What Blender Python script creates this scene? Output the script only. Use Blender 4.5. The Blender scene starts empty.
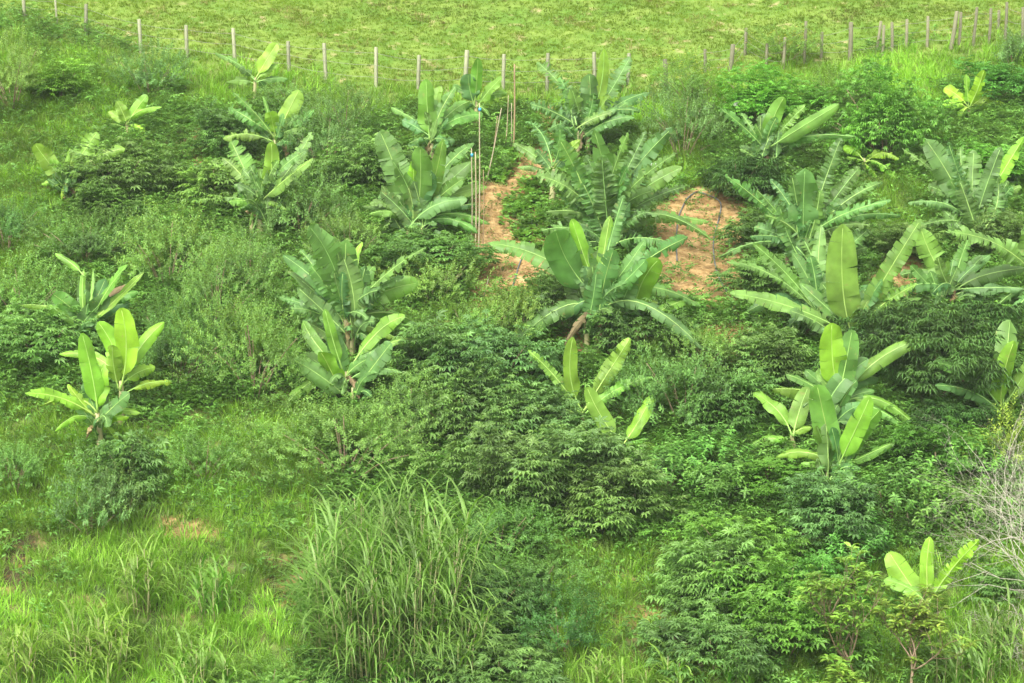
import bpy, math, random
import numpy as np
from mathutils import Vector
random.seed(7); rng = np.random.default_rng(7)
R = math.radians
S = bpy.context.scene
COL = S.collection

# ------------------------------------------------------------------ camera
CAMZ = 14.0; PITCH = R(-7.0); LENS = 67.2; F = 1024*LENS/36.0
cam_pos = np.array([0., 0., CAMZ])
FW = np.array([0, math.cos(PITCH), math.sin(PITCH)]); RT = np.array([1., 0, 0]); UP = np.cross(RT, FW)
cd = bpy.data.cameras.new('camera'); cd.lens = LENS; cd.sensor_width = 36; cd.clip_end = 3000; cd.clip_start = .5
cam = bpy.data.objects.new('camera', cd); COL.objects.link(cam)
cam.location = cam_pos; cam.rotation_euler = (R(90)+PITCH, 0, 0); S.camera = cam

# ------------------------------------------------------------------ terrain height (metres)
PY = np.array([-400, 0., 20, 30, 35, 45, 55, 62, 70, 85, 110, 150, 400, 1200])
PZ = np.array([-16, -16., -14.5, -12.6, -10.8, -6.3, -1.9, 1.3, 4.5, 10.5, 18, 24, 34, 44]) + CAMZ
def sn(x, y, s, a=0.):
    return (np.sin(x*s+1.3+a)*np.cos(y*s*1.13-.7+a) + .5*np.sin(x*s*2.1+y*s*1.7+a*2) + .25*np.sin(x*s*4.3-y*s*3.9+a))/1.75
def H(x, y):
    x = np.asarray(x, float); y = np.asarray(y, float)
    z = np.interp(y, PY, PZ)
    # smooth the kinks
    z = .5*z + .25*np.interp(y-2.5, PY, PZ) + .25*np.interp(y+2.5, PY, PZ)
    k = np.clip((y-28)/8, 0, 1)
    return z + k*(.28*sn(x, y, .23) + .10*sn(x, y, .9, 2.) + .035*sn(x, y, 3.1, 5.))
def ray(px, py):
    d = FW + (px-512)/F*RT - (py-341.5)/F*UP
    return d/np.linalg.norm(d)
def hit(px, py):
    d = ray(px, py); t = np.arange(24, 160, .25)
    P = cam_pos + t[:, None]*d
    below = P[:, 2] < H(P[:, 0], P[:, 1])
    i = int(np.argmax(below)); a, b = t[max(i-1, 0)], t[i]
    for _ in range(14):
        m = (a+b)/2; p = cam_pos+m*d
        if p[2] < H(p[0], p[1]): b = m
        else: a = m
    p = cam_pos+b*d; p[2] = float(H(p[0], p[1])); return p
def at_depth(px, py, Y):
    d = ray(px, py); return cam_pos + d*(Y/d[1])
def ppm(p): return F/np.dot(np.asarray(p)-cam_pos, FW)
def proj(P):
    q = P-cam_pos; z = q@FW
    return 512+F*(q@RT)/z, 341.5-F*(q@UP)/z

# ------------------------------------------------------------------ object helpers
def mesh_np(name, V, faces, mat, tint=None, smooth=False):
    """faces: list of (n,k) int arrays"""
    me = bpy.data.meshes.new(name)
    V = np.asarray(V, np.float32)
    me.vertices.add(len(V)); me.vertices.foreach_set('co', V.ravel())
    loops = np.concatenate([f.ravel() for f in faces]).astype(np.int32)
    tot = np.concatenate([np.full(len(f), f.shape[1], np.int32) for f in faces])
    st = np.concatenate([[0], np.cumsum(tot)[:-1]]).astype(np.int32)
    me.loops.add(len(loops)); me.loops.foreach_set('vertex_index', loops)
    me.polygons.add(len(tot)); me.polygons.foreach_set('loop_start', st); me.polygons.foreach_set('loop_total', tot)
    if smooth: me.polygons.foreach_set('use_smooth', np.ones(len(tot), bool))
    if tint is not None:
        a = me.attributes.new('tint', 'FLOAT', 'POINT'); a.data.foreach_set('value', np.asarray(tint, np.float32))
    me.update(calc_edges=True); me.materials.append(mat)
    return me
def link(name, me, parent=None, loc=None):
    o = bpy.data.objects.new(name, me); COL.objects.link(o)
    if parent is not None: o.parent = parent
    if loc is not None: o.location = loc
    return o
def empty(name, loc, label, cat, group=None):
    o = bpy.data.objects.new(name, None); COL.objects.link(o); o.location = loc
    o.empty_display_size = .2
    return tag(o, label, cat, group)
def tag(o, label=None, cat=None, group=None, kind=None):
    if label: o['label'] = label
    if cat: o['category'] = cat
    if group: o['group'] = group
    if kind: o['kind'] = kind
    return o
def instance(pv, pf, M, T):
    """replicate proto verts/faces with (N,3,3) matrices and (N,3) offsets"""
    N, n = len(T), len(pv)
    V = np.einsum('nij,kj->nki', M, pv) + T[:, None, :]
    off = (np.arange(N)*n)[:, None, None]
    return V.reshape(-1, 3), [(f[None]+off).reshape(-1, f.shape[1]) for f in pf], n
def unit(v): return v/np.maximum(np.linalg.norm(v, axis=-1, keepdims=True), 1e-9)
def frames(fwd, nrm):
    """columns: x=fwd, y=side, z=normal"""
    x = unit(fwd); y = unit(np.cross(nrm, x)); z = np.cross(x, y)
    return np.stack([x, y, z], -1)
def rotz(a):
    c, s = np.cos(a), np.sin(a); M = np.zeros((len(a), 3, 3)); M[:, 0, 0] = c; M[:, 0, 1] = -s; M[:, 1, 0] = s; M[:, 1, 1] = c; M[:, 2, 2] = 1
    return M
def tube(pts, rad, n=6):
    pts = np.asarray(pts, float); k = len(pts); rad = np.broadcast_to(rad, (k,))
    t = unit(np.gradient(pts, axis=0)); ref = np.array([0, 1., .13]) if abs(t[0][1]) < .8 else np.array([1., 0, 0])
    a = unit(np.cross(t, ref)); b = np.cross(t, a)
    th = np.arange(n)*2*np.pi/n
    V = pts[:, None]+rad[:, None, None]*(np.cos(th)[None, :, None]*a[:, None]+np.sin(th)[None, :, None]*b[:, None])
    V = V.reshape(-1, 3)
    i = np.arange(k-1)[:, None]*n; j = np.arange(n)[None]; j2 = (j+1) % n
    f = np.stack([i+j, i+j2, i+n+j2, i+n+j], -1).reshape(-1, 4)
    V = np.vstack([V, pts[0], pts[-1]]); c0, c1 = k*n, k*n+1
    jj = np.arange(n); j2 = (jj+1) % n
    tri = np.vstack([np.stack([jj*0+c0, j2, jj], -1), np.stack([jj*0+c1, (k-1)*n+jj, (k-1)*n+j2], -1)])
    return V, f, tri
class Acc:
    def __init__(s): s.V = []; s.F = {}; s.n = 0; s.T = []
    def add(s, V, faces, tint=.5):
        V = np.asarray(V)
        for f in faces: s.F.setdefault(f.shape[1], []).append(np.asarray(f)+s.n)
        s.V.append(V); s.T.append(np.broadcast_to(tint, (len(V),))); s.n += len(V)
    def tube(s, pts, rad, n=6, tint=.5):
        V, f, t = tube(pts, rad, n); s.add(V, [f, t], tint)
    def mesh(s, name, mat, smooth=False):
        return mesh_np(name, np.vstack(s.V), [np.vstack(v) for v in s.F.values()], mat, np.concatenate(s.T), smooth)

# ------------------------------------------------------------------ materials
def nodes(name):
    m = bpy.data.materials.new(name); m.use_nodes = True; nt = m.node_tree; nt.nodes.clear()
    return m, nt, nt.nodes.new, nt.links.new
def mixc(N, L, a, b, fac, typ='MIX'):
    n = N('ShaderNodeMix'); n.data_type = 'RGBA'; n.blend_type = typ
    for s, v in ((n.inputs[0], fac), (n.inputs[6], a), (n.inputs[7], b)):
        if hasattr(v, 'default_value') or isinstance(v, bpy.types.NodeSocket): L(v, s)
        elif isinstance(v, (int, float)): s.default_value = v
        else: s.default_value = (*v, 1)
    return n.outputs[2]
def leafmat(name, ca, cb, under=None, transl=.3, rough=.45, nscale=1.2, spec=.35, dark=.65, sat=True, blem=False):
    """ca..cb by the per-leaf tint; under = colour of the lower side; large soft noise for natural growth variation"""
    m, nt, N, L = nodes(name)
    if sat: ca, cb, under = [None if c is None else (c[0]*1.0, c[1]*1.03, c[2]*.72) for c in (ca, cb, under)]
    at = N('ShaderNodeAttribute'); at.attribute_name = 'tint'
    c = mixc(N, L, ca, cb, at.outputs['Fac'])
    geo = N('ShaderNodeNewGeometry')
    if under is not None: c = mixc(N, L, c, under, geo.outputs['Backfacing'])
    no = N('ShaderNodeTexNoise'); no.inputs['Scale'].default_value = nscale; no.inputs['Detail'].default_value = 3
    mp = N('ShaderNodeMapping'); mp.inputs['Scale'].default_value = (.45, 1, 1) if nscale < 1 else (1, 1, 1); L(geo.outputs['Position'], mp.inputs[0]); L(mp.outputs[0], no.inputs['Vector'])
    mr = N('ShaderNodeMapRange'); L(no.outputs[0], mr.inputs[0]); mr.inputs[1].default_value = .35; mr.inputs[2].default_value = .65
    mr.inputs[3].default_value = dark; mr.inputs[4].default_value = 1.25
    hs = N('ShaderNodeHueSaturation'); L(c, hs.inputs['Color']); L(mr.outputs[0], hs.inputs['Value'])
    oi = N('ShaderNodeObjectInfo'); m2 = N('ShaderNodeMapRange'); L(oi.outputs['Random'], m2.inputs[0])
    m2.inputs[3].default_value = .485; m2.inputs[4].default_value = .515; L(m2.outputs[0], hs.inputs['Hue'])
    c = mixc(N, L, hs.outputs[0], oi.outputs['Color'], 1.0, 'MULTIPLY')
    if blem:
        n2 = N('ShaderNodeTexNoise'); n2.inputs['Scale'].default_value = 7; n2.inputs['Detail'].default_value = 4; L(geo.outputs['Position'], n2.inputs['Vector'])
        m3 = N('ShaderNodeMapRange'); L(n2.outputs[0], m3.inputs[0]); m3.inputs[1].default_value = .64; m3.inputs[2].default_value = .74; m3.inputs[4].default_value = .5
        c = mixc(N, L, c, (.26, .24, .08), m3.outputs[0])
    p = N('ShaderNodeBsdfPrincipled'); L(c, p.inputs['Base Color']); p.inputs['Roughness'].default_value = rough
    p.inputs['Specular IOR Level'].default_value = spec
    t = N('ShaderNodeBsdfTranslucent'); tc = mixc(N, L, c, (1.25, 1.3, .55), 1.0, 'MULTIPLY'); L(tc, t.inputs['Color'])
    mx = N('ShaderNodeMixShader'); mx.inputs[0].default_value = transl; L(p.outputs[0], mx.inputs[1]); L(t.outputs[0], mx.inputs[2])
    o = N('ShaderNodeOutputMaterial'); L(mx.outputs[0], o.inputs[0])
    return m
def woodmat(name, ca, cb, scale=9, rough=.8, stretch=6):
    m, nt, N, L = nodes(name)
    tc = N('ShaderNodeTexCoord'); mp = N('ShaderNodeMapping'); mp.inputs['Scale'].default_value = (stretch, stretch, 1)
    L(tc.outputs['Object'], mp.inputs[0]); no = N('ShaderNodeTexNoise'); no.inputs['Scale'].default_value = scale; no.inputs['Detail'].default_value = 5
    L(mp.outputs[0], no.inputs['Vector']); c = mixc(N, L, ca, cb, no.outputs[0])
    oi = N('ShaderNodeObjectInfo'); c = mixc(N, L, c, oi.outputs['Color'], 1.0, 'MULTIPLY')
    p = N('ShaderNodeBsdfPrincipled'); L(c, p.inputs['Base Color']); p.inputs['Roughness'].default_value = rough
    b = N('ShaderNodeBump'); b.inputs['Strength'].default_value = .4; b.inputs['Distance'].default_value = .01; L(no.outputs[0], b.inputs['Height']); L(b.outputs[0], p.inputs['Normal'])
    o = N('ShaderNodeOutputMaterial'); L(p.outputs[0], o.inputs[0]); return m
M_BAN = leafmat('banana_blade', (.095, .195, .080), (.24, .44, .045), None, .34, .48, 2.2, .32, .75, blem=True)
M_RIB = leafmat('banana_midrib', (.26, .42, .17), (.36, .52, .15), None, .1, .5, 3, .3, .9)
M_CAS = leafmat('cassava_leaf', (.108, .205, .078), (.21, .335, .125), (.17, .27, .15), .38)
M_CASL = leafmat('bright_palmate_leaf', (.10, .24, .055), (.17, .35, .08), (.16, .30, .11), .36)
M_FINE = leafmat('small_legume_leaf', (.090, .195, .068), (.175, .31, .105), (.18, .28, .13), .36)
M_HERB = leafmat('herb_leaf', (.075, .20, .045), (.17, .34, .09), (.16, .28, .11), .3)
M_NAR = leafmat('narrow_leaf', (.065, .16, .055), (.13, .25, .08), (.14, .23, .12), .25)
M_YEL = leafmat('yellow_green_leaf', (.24, .36, .06), (.42, .50, .10), (.26, .35, .10), .3)
M_CRO = leafmat('glossy_leaf', (.12, .25, .05), (.25, .38, .075), (.22, .30, .10), .28, .3)
M_CANE = leafmat('cane_blade', (.070, .19, .040), (.18, .36, .08), (.15, .28, .08), .36)
M_GB = leafmat('bright_grass', (.17, .33, .04), (.34, .49, .08), None, .35, .5, .8)
M_GM = leafmat('meadow_grass', (.12, .24, .045), (.25, .38, .08), None, .36, .5, .8)
M_PAS = leafmat('pasture_grass', (.115, .215, .03), (.20, .275, .062), None, .35, .6, .45, .2, .85)
M_STRAW = leafmat('straw', (.29, .20, .09), (.46, .35, .18), None, .1, .8, 3, .1, .65, False)
M_DRY = leafmat('dry_grass', (.22, .23, .08), (.33, .31, .12), None, .2, .7, .45, .2, .8, False)
M_TWIG = woodmat('twig_bark', (.16, .11, .07), (.30, .22, .14))
M_BARE = woodmat('bare_branch_bark', (.34, .31, .25), (.52, .48, .40))
M_STEM = woodmat('pseudostem', (.20, .24, .09), (.36, .30, .15), 5, .6, 3)
M_DEAD = leafmat('dead_leaf', (.15, .12, .055), (.27, .21, .10), None, .15, .8, sat=False)
M_CONC = woodmat('concrete_post', (.17, .175, .105), (.31, .32, .20), 12)
M_OLDW = woodmat('weathered_post', (.09, .085, .045), (.22, .215, .13), 8)
M_BAMB = woodmat('bamboo', (.24, .19, .11), (.38, .31, .20), 6)
M_FLOW = leafmat('yellow_flower', (.75, .62, .06), (.85, .75, .15), None, .2, sat=False)
def plain(name, c, rough=.5, metal=0):
    m, nt, N, L = nodes(name); p = N('ShaderNodeBsdfPrincipled'); p.inputs['Roughness'].default_value = rough; p.inputs['Metallic'].default_value = metal
    no = N('ShaderNodeTexNoise'); no.inputs['Scale'].default_value = 25; cc = mixc(N, L, tuple(x*.85 for x in c), tuple(min(1, x*1.1) for x in c), no.outputs[0]); L(cc, p.inputs['Base Color'])
    o = N('ShaderNodeOutputMaterial'); L(p.outputs[0], o.inputs[0]); return m
M_HOSE = plain('hose', (.10, .12, .13)); M_BLUE = plain('blue_tape', (.05, .30, .55)); M_WHITE = plain('white_scrap', (.8, .8, .78)); M_WIRE = plain('fence_wire', (.28, .26, .24), .5, .6)

# ------------------------------------------------------------------ land cover in world coordinates
def wpoly(pts): return np.array([hit(*p)[:2] for p in pts])
def inpoly(poly, x, y):
    x = np.asarray(x); y = np.asarray(y); r = np.zeros(x.shape, bool); j = len(poly)-1
    for i in range(len(poly)):
        xi, yi = poly[i]; xj, yj = poly[j]
        r ^= ((yi > y) != (yj > y)) & (x < (xj-xi)*(y-yi)/(yj-yi+1e-12)+xi); j = i
    return r
SOIL = [wpoly(p) for p in (
    [(478, 185), (500, 172), (522, 150), (545, 152), (560, 175), (552, 230), (556, 285), (520, 296), (490, 310), (470, 322), (468, 250)],
    [(655, 205), (690, 186), (725, 192), (752, 215), (748, 300), (700, 314), (662, 300), (640, 250)],
    [(880, 262), (912, 248), (925, 280), (915, 315), (888, 318)],
    [(688, 325), (760, 322), (770, 372), (710, 382)],
    [(408, 322), (500, 318), (496, 345), (462, 350), (420, 345)],
    [(540, 285), (640, 290), (655, 350), (560, 352)],
    [(185, 128), (202, 118), (214, 150), (204, 188), (184, 170)], [(186, 196), (206, 194), (208, 222), (190, 220)],
    [(600, 612), (650, 600), (656, 628), (616, 634)], [(262, 556), (300, 550), (312, 600), (282, 612)],
    [(540, 105), (560, 110), (560, 150), (536, 150)],
    [(160, 520), (215, 518), (230, 532), (180, 540)], [(-10, 530), (36, 532), (44, 560), (36, 590), (10, 596), (-10, 590)])]
def soil_main(x, y):
    r = np.zeros(np.shape(x), bool)
    for p in SOIL[:3]: r |= inpoly(p, x+edge_noise(x, y), y+edge_noise(y, x))
    return r
def edge_noise(x, y): return .35*sn(x, y, 2.3, 1.)+.2*sn(x, y, 6.1, 3.)
def soil_at(x, y):
    xn = x+edge_noise(x, y); yn = y+edge_noise(y, x)
    r = np.zeros(np.shape(x), bool)
    for p in SOIL: r |= inpoly(p, xn, yn)
    return r
fence_px = [(-60, -14), (23, 18), (86, 30), (140, 49), (186, 54), (234, 60), (288, 68), (325, 78), (376, 83), (418, 84), (466, 82), (503, 84), (548, 86), (595, 84), (627, 82), (666, 86), (732, 66), (784, 60), (851, 54), (885, 48), (960, 40), (1005, 36), (1090, 26)]
FW_ = np.array([hit(*p)[:2] for p in fence_px])
def beyond_fence(x, y): return np.clip((y-np.interp(x, FW_[:, 0], FW_[:, 1]))/2.6+.95+.8*edge_noise(x, y), 0, 1)
BRIGHT = [wpoly(p) for p in (
    [(60, 560), (130, 500), (200, 540), (280, 600), (300, 700), (60, 720)], [(-40, 560), (40, 590), (60, 720), (-60, 720)],
    [(560, 640), (700, 660), (760, 700), (540, 720)], [(900, 620), (1060, 560), (1100, 720), (940, 720)],
    [(900, 80), (935, 75), (945, 150), (915, 165)], [(130, 40), (330, 66), (370, 80), (650, 84), (640, 120), (540, 112), (480, 118), (400, 112), (350, 130), (300, 112), (200, 112), (150, 80)],
    [(650, 88), (740, 66), (1060, 30), (1060, 66), (940, 96), (850, 100), (820, 125), (700, 110)], [(610, 100), (680, 100), (680, 180), (640, 150)])]
MEADOW = [wpoly(p) for p in (
    [(-60, 400), (60, 410), (130, 430), (290, 400), (330, 440), (310, 700), (-80, 720)], [(-60, 150), (60, 140), (60, 230), (20, 300), (-60, 250)],
    [(540, 545), (700, 540), (720, 620), (620, 720), (520, 720)], [(850, 180), (930, 190), (930, 240), (880, 250)], [(640, 130), (700, 130), (720, 185), (640, 190)],
    [(800, 560), (1080, 540), (1100, 720), (760, 720)], [(-80, 20), (150, 60), (160, 110), (60, 160), (-80, 200)])]
DARK_SOIL = [wpoly(p) for p in ([(-10, 522), (44, 524), (50, 566), (30, 592), (-10, 590)], [(252, 552), (292, 552), (296, 596), (262, 602)])]  # patches where the soil colour is mixed to dark brown, without straw
def within(polys, x, y):
    xn = x+1.2*edge_noise(x, y); yn = y+1.2*edge_noise(y, x); r = np.zeros(np.shape(x), bool)
    for p in polys: r |= inpoly(p, xn, yn)
    return r

# ground sheet
def axis(lo, hi, a, b, st):
    fine = np.arange(a, b+1e-6, st); out = [fine]
    l = a; s = st
    lows = []
    while l > lo: s *= 1.35; l -= s; lows.append(l)
    h = b; s = st; highs = []
    while h < hi: s *= 1.35; h += s; highs.append(h)
    return np.concatenate([lows[::-1], fine, highs])
gx = axis(-700, 700, -24, 24, .13); gy = axis(-350, 1100, 29, 78, .13)
X, Y = np.meshgrid(gx, gy); Z = H(X, Y)
V = np.stack([X, Y, Z], -1).reshape(-1, 3); nx, ny = len(gx), len(gy)
i = (np.arange(ny-1)[:, None]*nx+np.arange(nx-1)[None]).ravel()
Fq = np.stack([i, i+1, i+nx+1, i+nx], -1)
def groundmat():
    m, nt, N, L = nodes('hillside_ground')
    def att(n):
        a = N('ShaderNodeAttribute'); a.attribute_name = n; return a.outputs['Fac']
    def noise(s, d=5):
        g = N('ShaderNodeNewGeometry'); n = N('ShaderNodeTexNoise'); n.inputs['Scale'].default_value = s; n.inputs['Detail'].default_value = d; L(g.outputs['Position'], n.inputs['Vector']); return n.outputs[0]
    def ramp(x, a, b):
        r = N('ShaderNodeMapRange'); L(x, r.inputs[0]); r.inputs[1].default_value = a; r.inputs[2].default_value = b; return r.outputs[0]
    base = mixc(N, L, (.055, .085, .028), (.13, .17, .045), ramp(noise(2.5), .35, .65))
    base = mixc(N, L, base, (.22, .15, .075), ramp(noise(1.1), .58, .75))
    past = mixc(N, L, (.09, .17, .025), (.155, .22, .043), ramp(noise(.9), .35, .65))
    past = mixc(N, L, past, (.30, .26, .13), ramp(noise(1.7, 8), .60, .72))
    soil = mixc(N, L, (.27, .175, .07), (.40, .275, .13), ramp(noise(3.2, 7), .35, .65))
    soil = mixc(N, L, soil, (.055, .045, .022), att('dark_soil'))
    soil = mixc(N, L, soil, (.26, .13, .06), ramp(noise(11), .58, .72))
    c = mixc(N, L, base, past, att('pasture')); c = mixc(N, L, c, soil, att('soil'))
    p = N('ShaderNodeBsdfPrincipled'); L(c, p.inputs['Base Color']); p.inputs['Roughness'].default_value = .95; p.inputs['Specular IOR Level'].default_value = .1
    b = N('ShaderNodeBump'); b.inputs['Strength'].default_value = .7; b.inputs['Distance'].default_value = .06; L(noise(9, 8), b.inputs['Height']); L(b.outputs[0], p.inputs['Normal'])
    o = N('ShaderNodeOutputMaterial'); L(p.outputs[0], o.inputs[0]); return m
gm = mesh_np('hillside', V, [Fq], groundmat(), smooth=True)
xs, ys = V[:, 0], V[:, 1]
a = gm.attributes.new('soil', 'FLOAT', 'POINT'); a.data.foreach_set('value', soil_at(xs, ys).astype(np.float32))
a = gm.attributes.new('dark_soil', 'FLOAT', 'POINT'); a.data.foreach_set('value', within(DARK_SOIL, xs, ys).astype(np.float32))
a = gm.attributes.new('pasture', 'FLOAT', 'POINT'); a.data.foreach_set('value', beyond_fence(xs, ys).astype(np.float32))
tag(link('hillside', gm), kind='structure')

# ------------------------------------------------------------------ grasses and cover (stuff)
def blade_tuft(n, h, w, lean, segs=3, spread=.12, curl=1.):
    V = []; Fc = []; Tn = []; k = 0
    for _ in range(n):
        az = random.uniform(0, 2*math.pi); hh = h*random.uniform(.5, 1.1); ln = lean*random.uniform(.2, 1.2)
        d = np.array([math.cos(az), math.sin(az), 0]); sd = np.array([-d[1], d[0], 0])*w/2*random.uniform(.7, 1.2)
        tw = random.uniform(-.7, .7); sd = sd*math.cos(tw)+d*w/2*math.sin(tw)
        b = d*spread*random.uniform(0, 1)
        for s in range(segs+1):
            t = s/segs; p = b+d*ln*hh*(t**1.8)*curl+np.array([0, 0, hh*(t-.38*ln*t**2.6)])
            ww = (1-t**1.6)*.9+.1 if s < segs else .04
            V += [p-sd*ww, p+sd*ww]
        for s in range(segs): a = k+2*s; Fc.append([a, a+1, a+3, a+2])
        k += 2*(segs+1); Tn += [random.random()]*(2*(segs+1))
    return np.array(V), [np.array(Fc)], np.array(Tn)
def scatter(name, protos, pos, scale, mat, label, cat='grass', tilt=.12, zoff=-.02):
    acc = Acc(); n = len(pos); which = rng.integers(0, len(protos), n)
    for w, (pv, pf, pt) in enumerate(protos):
        s = which == w
        if not s.any(): continue
        P = pos[s]; M = rotz(rng.uniform(0, 6.28, len(P)))
        T = np.stack([P[:, 0], P[:, 1], H(P[:, 0], P[:, 1])+zoff], -1)
        sh = np.tile(np.eye(3), (len(P), 1, 1)); sh[:, 0, 2] = rng.normal(0, tilt, len(P)); sh[:, 1, 2] = rng.normal(0, tilt, len(P))
        M = np.einsum('nij,njk->nik', sh, M)*scale[s][:, None, None]
        Vv, Ff, k = instance(pv, pf, M, T)
        ti = np.clip(np.tile(pt, len(P))*.6+np.repeat(rng.random(len(P)), len(pt))*.4, 0, 1)
        acc.add(Vv, Ff, ti)
    o = link(name, acc.mesh(name, mat)); tag(o, label, cat, kind='stuff'); return o
def visible_points(n, x0=-21, x1=21, y0=31, y1=76):
    P = np.stack([rng.uniform(x0, x1, n), rng.uniform(y0, y1, n)], -1)
    px, py = proj(np.stack([P[:, 0], P[:, 1], H(P[:, 0], P[:, 1])], -1))
    return P[(px > -130) & (px < 1154) & (py > -60) & (py < 780)]
P = visible_points(190000)
bf = beyond_fence(P[:, 0], P[:, 1]); so = soil_at(P[:, 0], P[:, 1]); br = within(BRIGHT, P[:, 0], P[:, 1]); md = within(MEADOW, P[:, 0], P[:, 1])
u = rng.random(len(P)); so &= rng.random(len(P)) > np.where(soil_main(P[:, 0], P[:, 1]), .04, .42); patch = sn(P[:, 0], P[:, 1], .7, 4.)+.5*sn(P[:, 0], P[:, 1], 2.2, 1.)
pas = (u < bf) & ~so
sel = pas & (rng.random(len(P)) < .9)
Pp = P[sel]
scatter('pasture_grass', [blade_tuft(9, .13, .020, 1.1, 2) for _ in range(4)], Pp, rng.uniform(.6, 1.25, len(Pp))*(1+.15*np.clip(patch[sel], -1, 1)), M_PAS, 'short yellow-green pasture grass covering the slope above the fence', 'grass', .25)
sel = pas & (sn(P[:, 0], P[:, 1], 1.3, 7.)+.5*sn(P[:, 0], P[:, 1], 3.1, 2.) > .45) & (rng.random(len(P)) < .35); q = P[sel]
scatter('dry_grass', [blade_tuft(8, .20, .018, 1.4, 2) for _ in range(4)], q, rng.uniform(.6, 1.3, len(q)), M_DRY, 'dry straw-coloured grass in patches on the pasture', 'grass', .3)
rest = ~pas & ~so
sel = rest & br; q = P[sel]
q2_ = P[rest & md & ~br & (rng.random(len(P)) < .22)]; sel_hi = np.vstack([q[rng.random(len(q)) < .5], q2_])
scatter('bright_grass', [blade_tuft(8, .50, .022, .9, 3) for _ in range(5)], sel_hi, rng.uniform(.5, 1.25, len(sel_hi)), M_GB, 'lush bright green grass in loose patches on the slope')
sel = rest & (md | br) & (rng.random(len(P)) < np.where(br, .3, .8)); q = P[sel]
scatter('meadow_grass', [blade_tuft(9, .42, .018, 1.1, 3) for _ in range(5)], q, rng.uniform(.5, 1.2, len(q)), M_GM, 'mid green meadow grass between the shrubs on the slope')
# leafy ground cover
def leaf_proto(l=1., w=.4, bend=.25, fold=.08):
    V = np.array([[0, 0, 0], [l*.32, w*.5, fold], [l*.7, w*.36, fold-bend*.4], [l, 0, -bend], [l*.7, -w*.36, fold-bend*.4], [l*.32, -w*.5, fold], [l*.5, 0, -bend*.15]])
    Fc = np.array([[0, 6, 1], [1, 6, 2], [2, 6, 3], [3, 6, 4], [4, 6, 5], [5, 6, 0]])
    return V, [Fc]
def simple_leaf(l=1., w=.4, bend=.2, fold=.06):
    V = np.array([[0, 0, 0], [l*.45, w*.5, fold], [l, 0, -bend], [l*.45, -w*.5, fold]])
    return V, [np.array([[0, 2, 1], [0, 3, 2]])]
def palmate(n=7, w=.13, bend=.22, span=2.2, rmin=.55):
    V = []; Fc = []
    for k in range(n):
        a = (k/(n-1)-.5)*2*span; r = 1-(1-rmin)*abs(a)/span
        d = np.array([math.cos(a), math.sin(a), 0]); s = np.array([-d[1], d[0], 0])
        b = len(V); V += [d*0, d*r*.55+s*w*r+[0, 0, .05], d*r+[0, 0, -bend*r], d*r*.55-s*w*r+[0, 0, .05]]
        Fc += [[b, b+2, b+1], [b, b+3, b+2]]
    return np.array(V)+[.25, 0, 0], [np.array(Fc)]
def weed(n, leaf, h, sp, size):
    acc = Acc(); d = rng.uniform(0, 6.28, n); el = rng.uniform(-.1, .9, n)
    f = np.stack([np.cos(d)*np.cos(el), np.sin(d)*np.cos(el), np.sin(el)], -1)
    up = np.array([0, 0, 1.])+rng.normal(0, .3, (n, 3))
    T = np.stack([np.cos(d)*rng.uniform(0, sp, n), np.sin(d)*rng.uniform(0, sp, n), rng.uniform(.02, h, n)], -1)
    s = size*rng.uniform(.6, 1.2, n)
    Vv, Ff, k = instance(*leaf, frames(f, up)*s[:, None, None], T)
    return Vv, Ff, np.repeat(rng.random(n), k)
und = rest & ~br
sel = und & ((~md & (rng.random(len(P)) < .60)) | (md & (rng.random(len(P)) < .10))); q = P[sel]
scatter('ground_cover', [weed(20, simple_leaf(1, .5), .34, .2, .095) for _ in range(3)]+[weed(11, palmate(5, .16), .38, .18, .13) for _ in range(2)], q, rng.uniform(.7, 1.5, len(q)), M_HERB, 'leafy green weeds and ground cover between the bushes', 'ground cover', .1)
sel = und & ~md & (rng.random(len(P)) < .14); q = P[sel]
scatter('rough_grass', [blade_tuft(9, .42, .016, 1., 3) for _ in range(4)], q, rng.uniform(.5, 1.2, len(q)), M_GM, 'thin rough grass growing among the leafy weeds')
sel = soil_at(P[:, 0], P[:, 1]) & (rng.random(len(P)) < .75) & ~within(DARK_SOIL, P[:, 0], P[:, 1]); q = P[sel]
def straw(n):
    acc = Acc()
    for _ in range(n):
        c = np.array([random.uniform(-.15, .15), random.uniform(-.15, .15), random.uniform(.01, .05)]); a = random.uniform(0, 6.28); l = random.uniform(.03, .09)
        d = np.array([math.cos(a), math.sin(a), random.uniform(-.2, .2)])*l; s = np.array([-math.sin(a), math.cos(a), 0])*.004
        acc.add([c-d-s, c-d+s, c+d+s, c+d-s], [np.array([[0, 1, 2, 3]])], random.random())
    return np.vstack(acc.V), [np.vstack(acc.F[4])], np.concatenate(acc.T)
scatter('straw_mulch', [straw(9) for _ in range(4)], q, rng.uniform(.7, 1.3, len(q)), M_STRAW, 'dry straw and dead stalks lying on the bare orange soil', 'straw', .02, 0)
q = q[rng.random(len(q)) < .10]
scatter('sparse_weeds', [weed(9, simple_leaf(1, .5), .12, .10, .08) for _ in range(3)], q, rng.uniform(.6, 1.3, len(q)), M_HERB, 'scattered small weeds sprouting on the bare orange soil', 'weeds')
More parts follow.
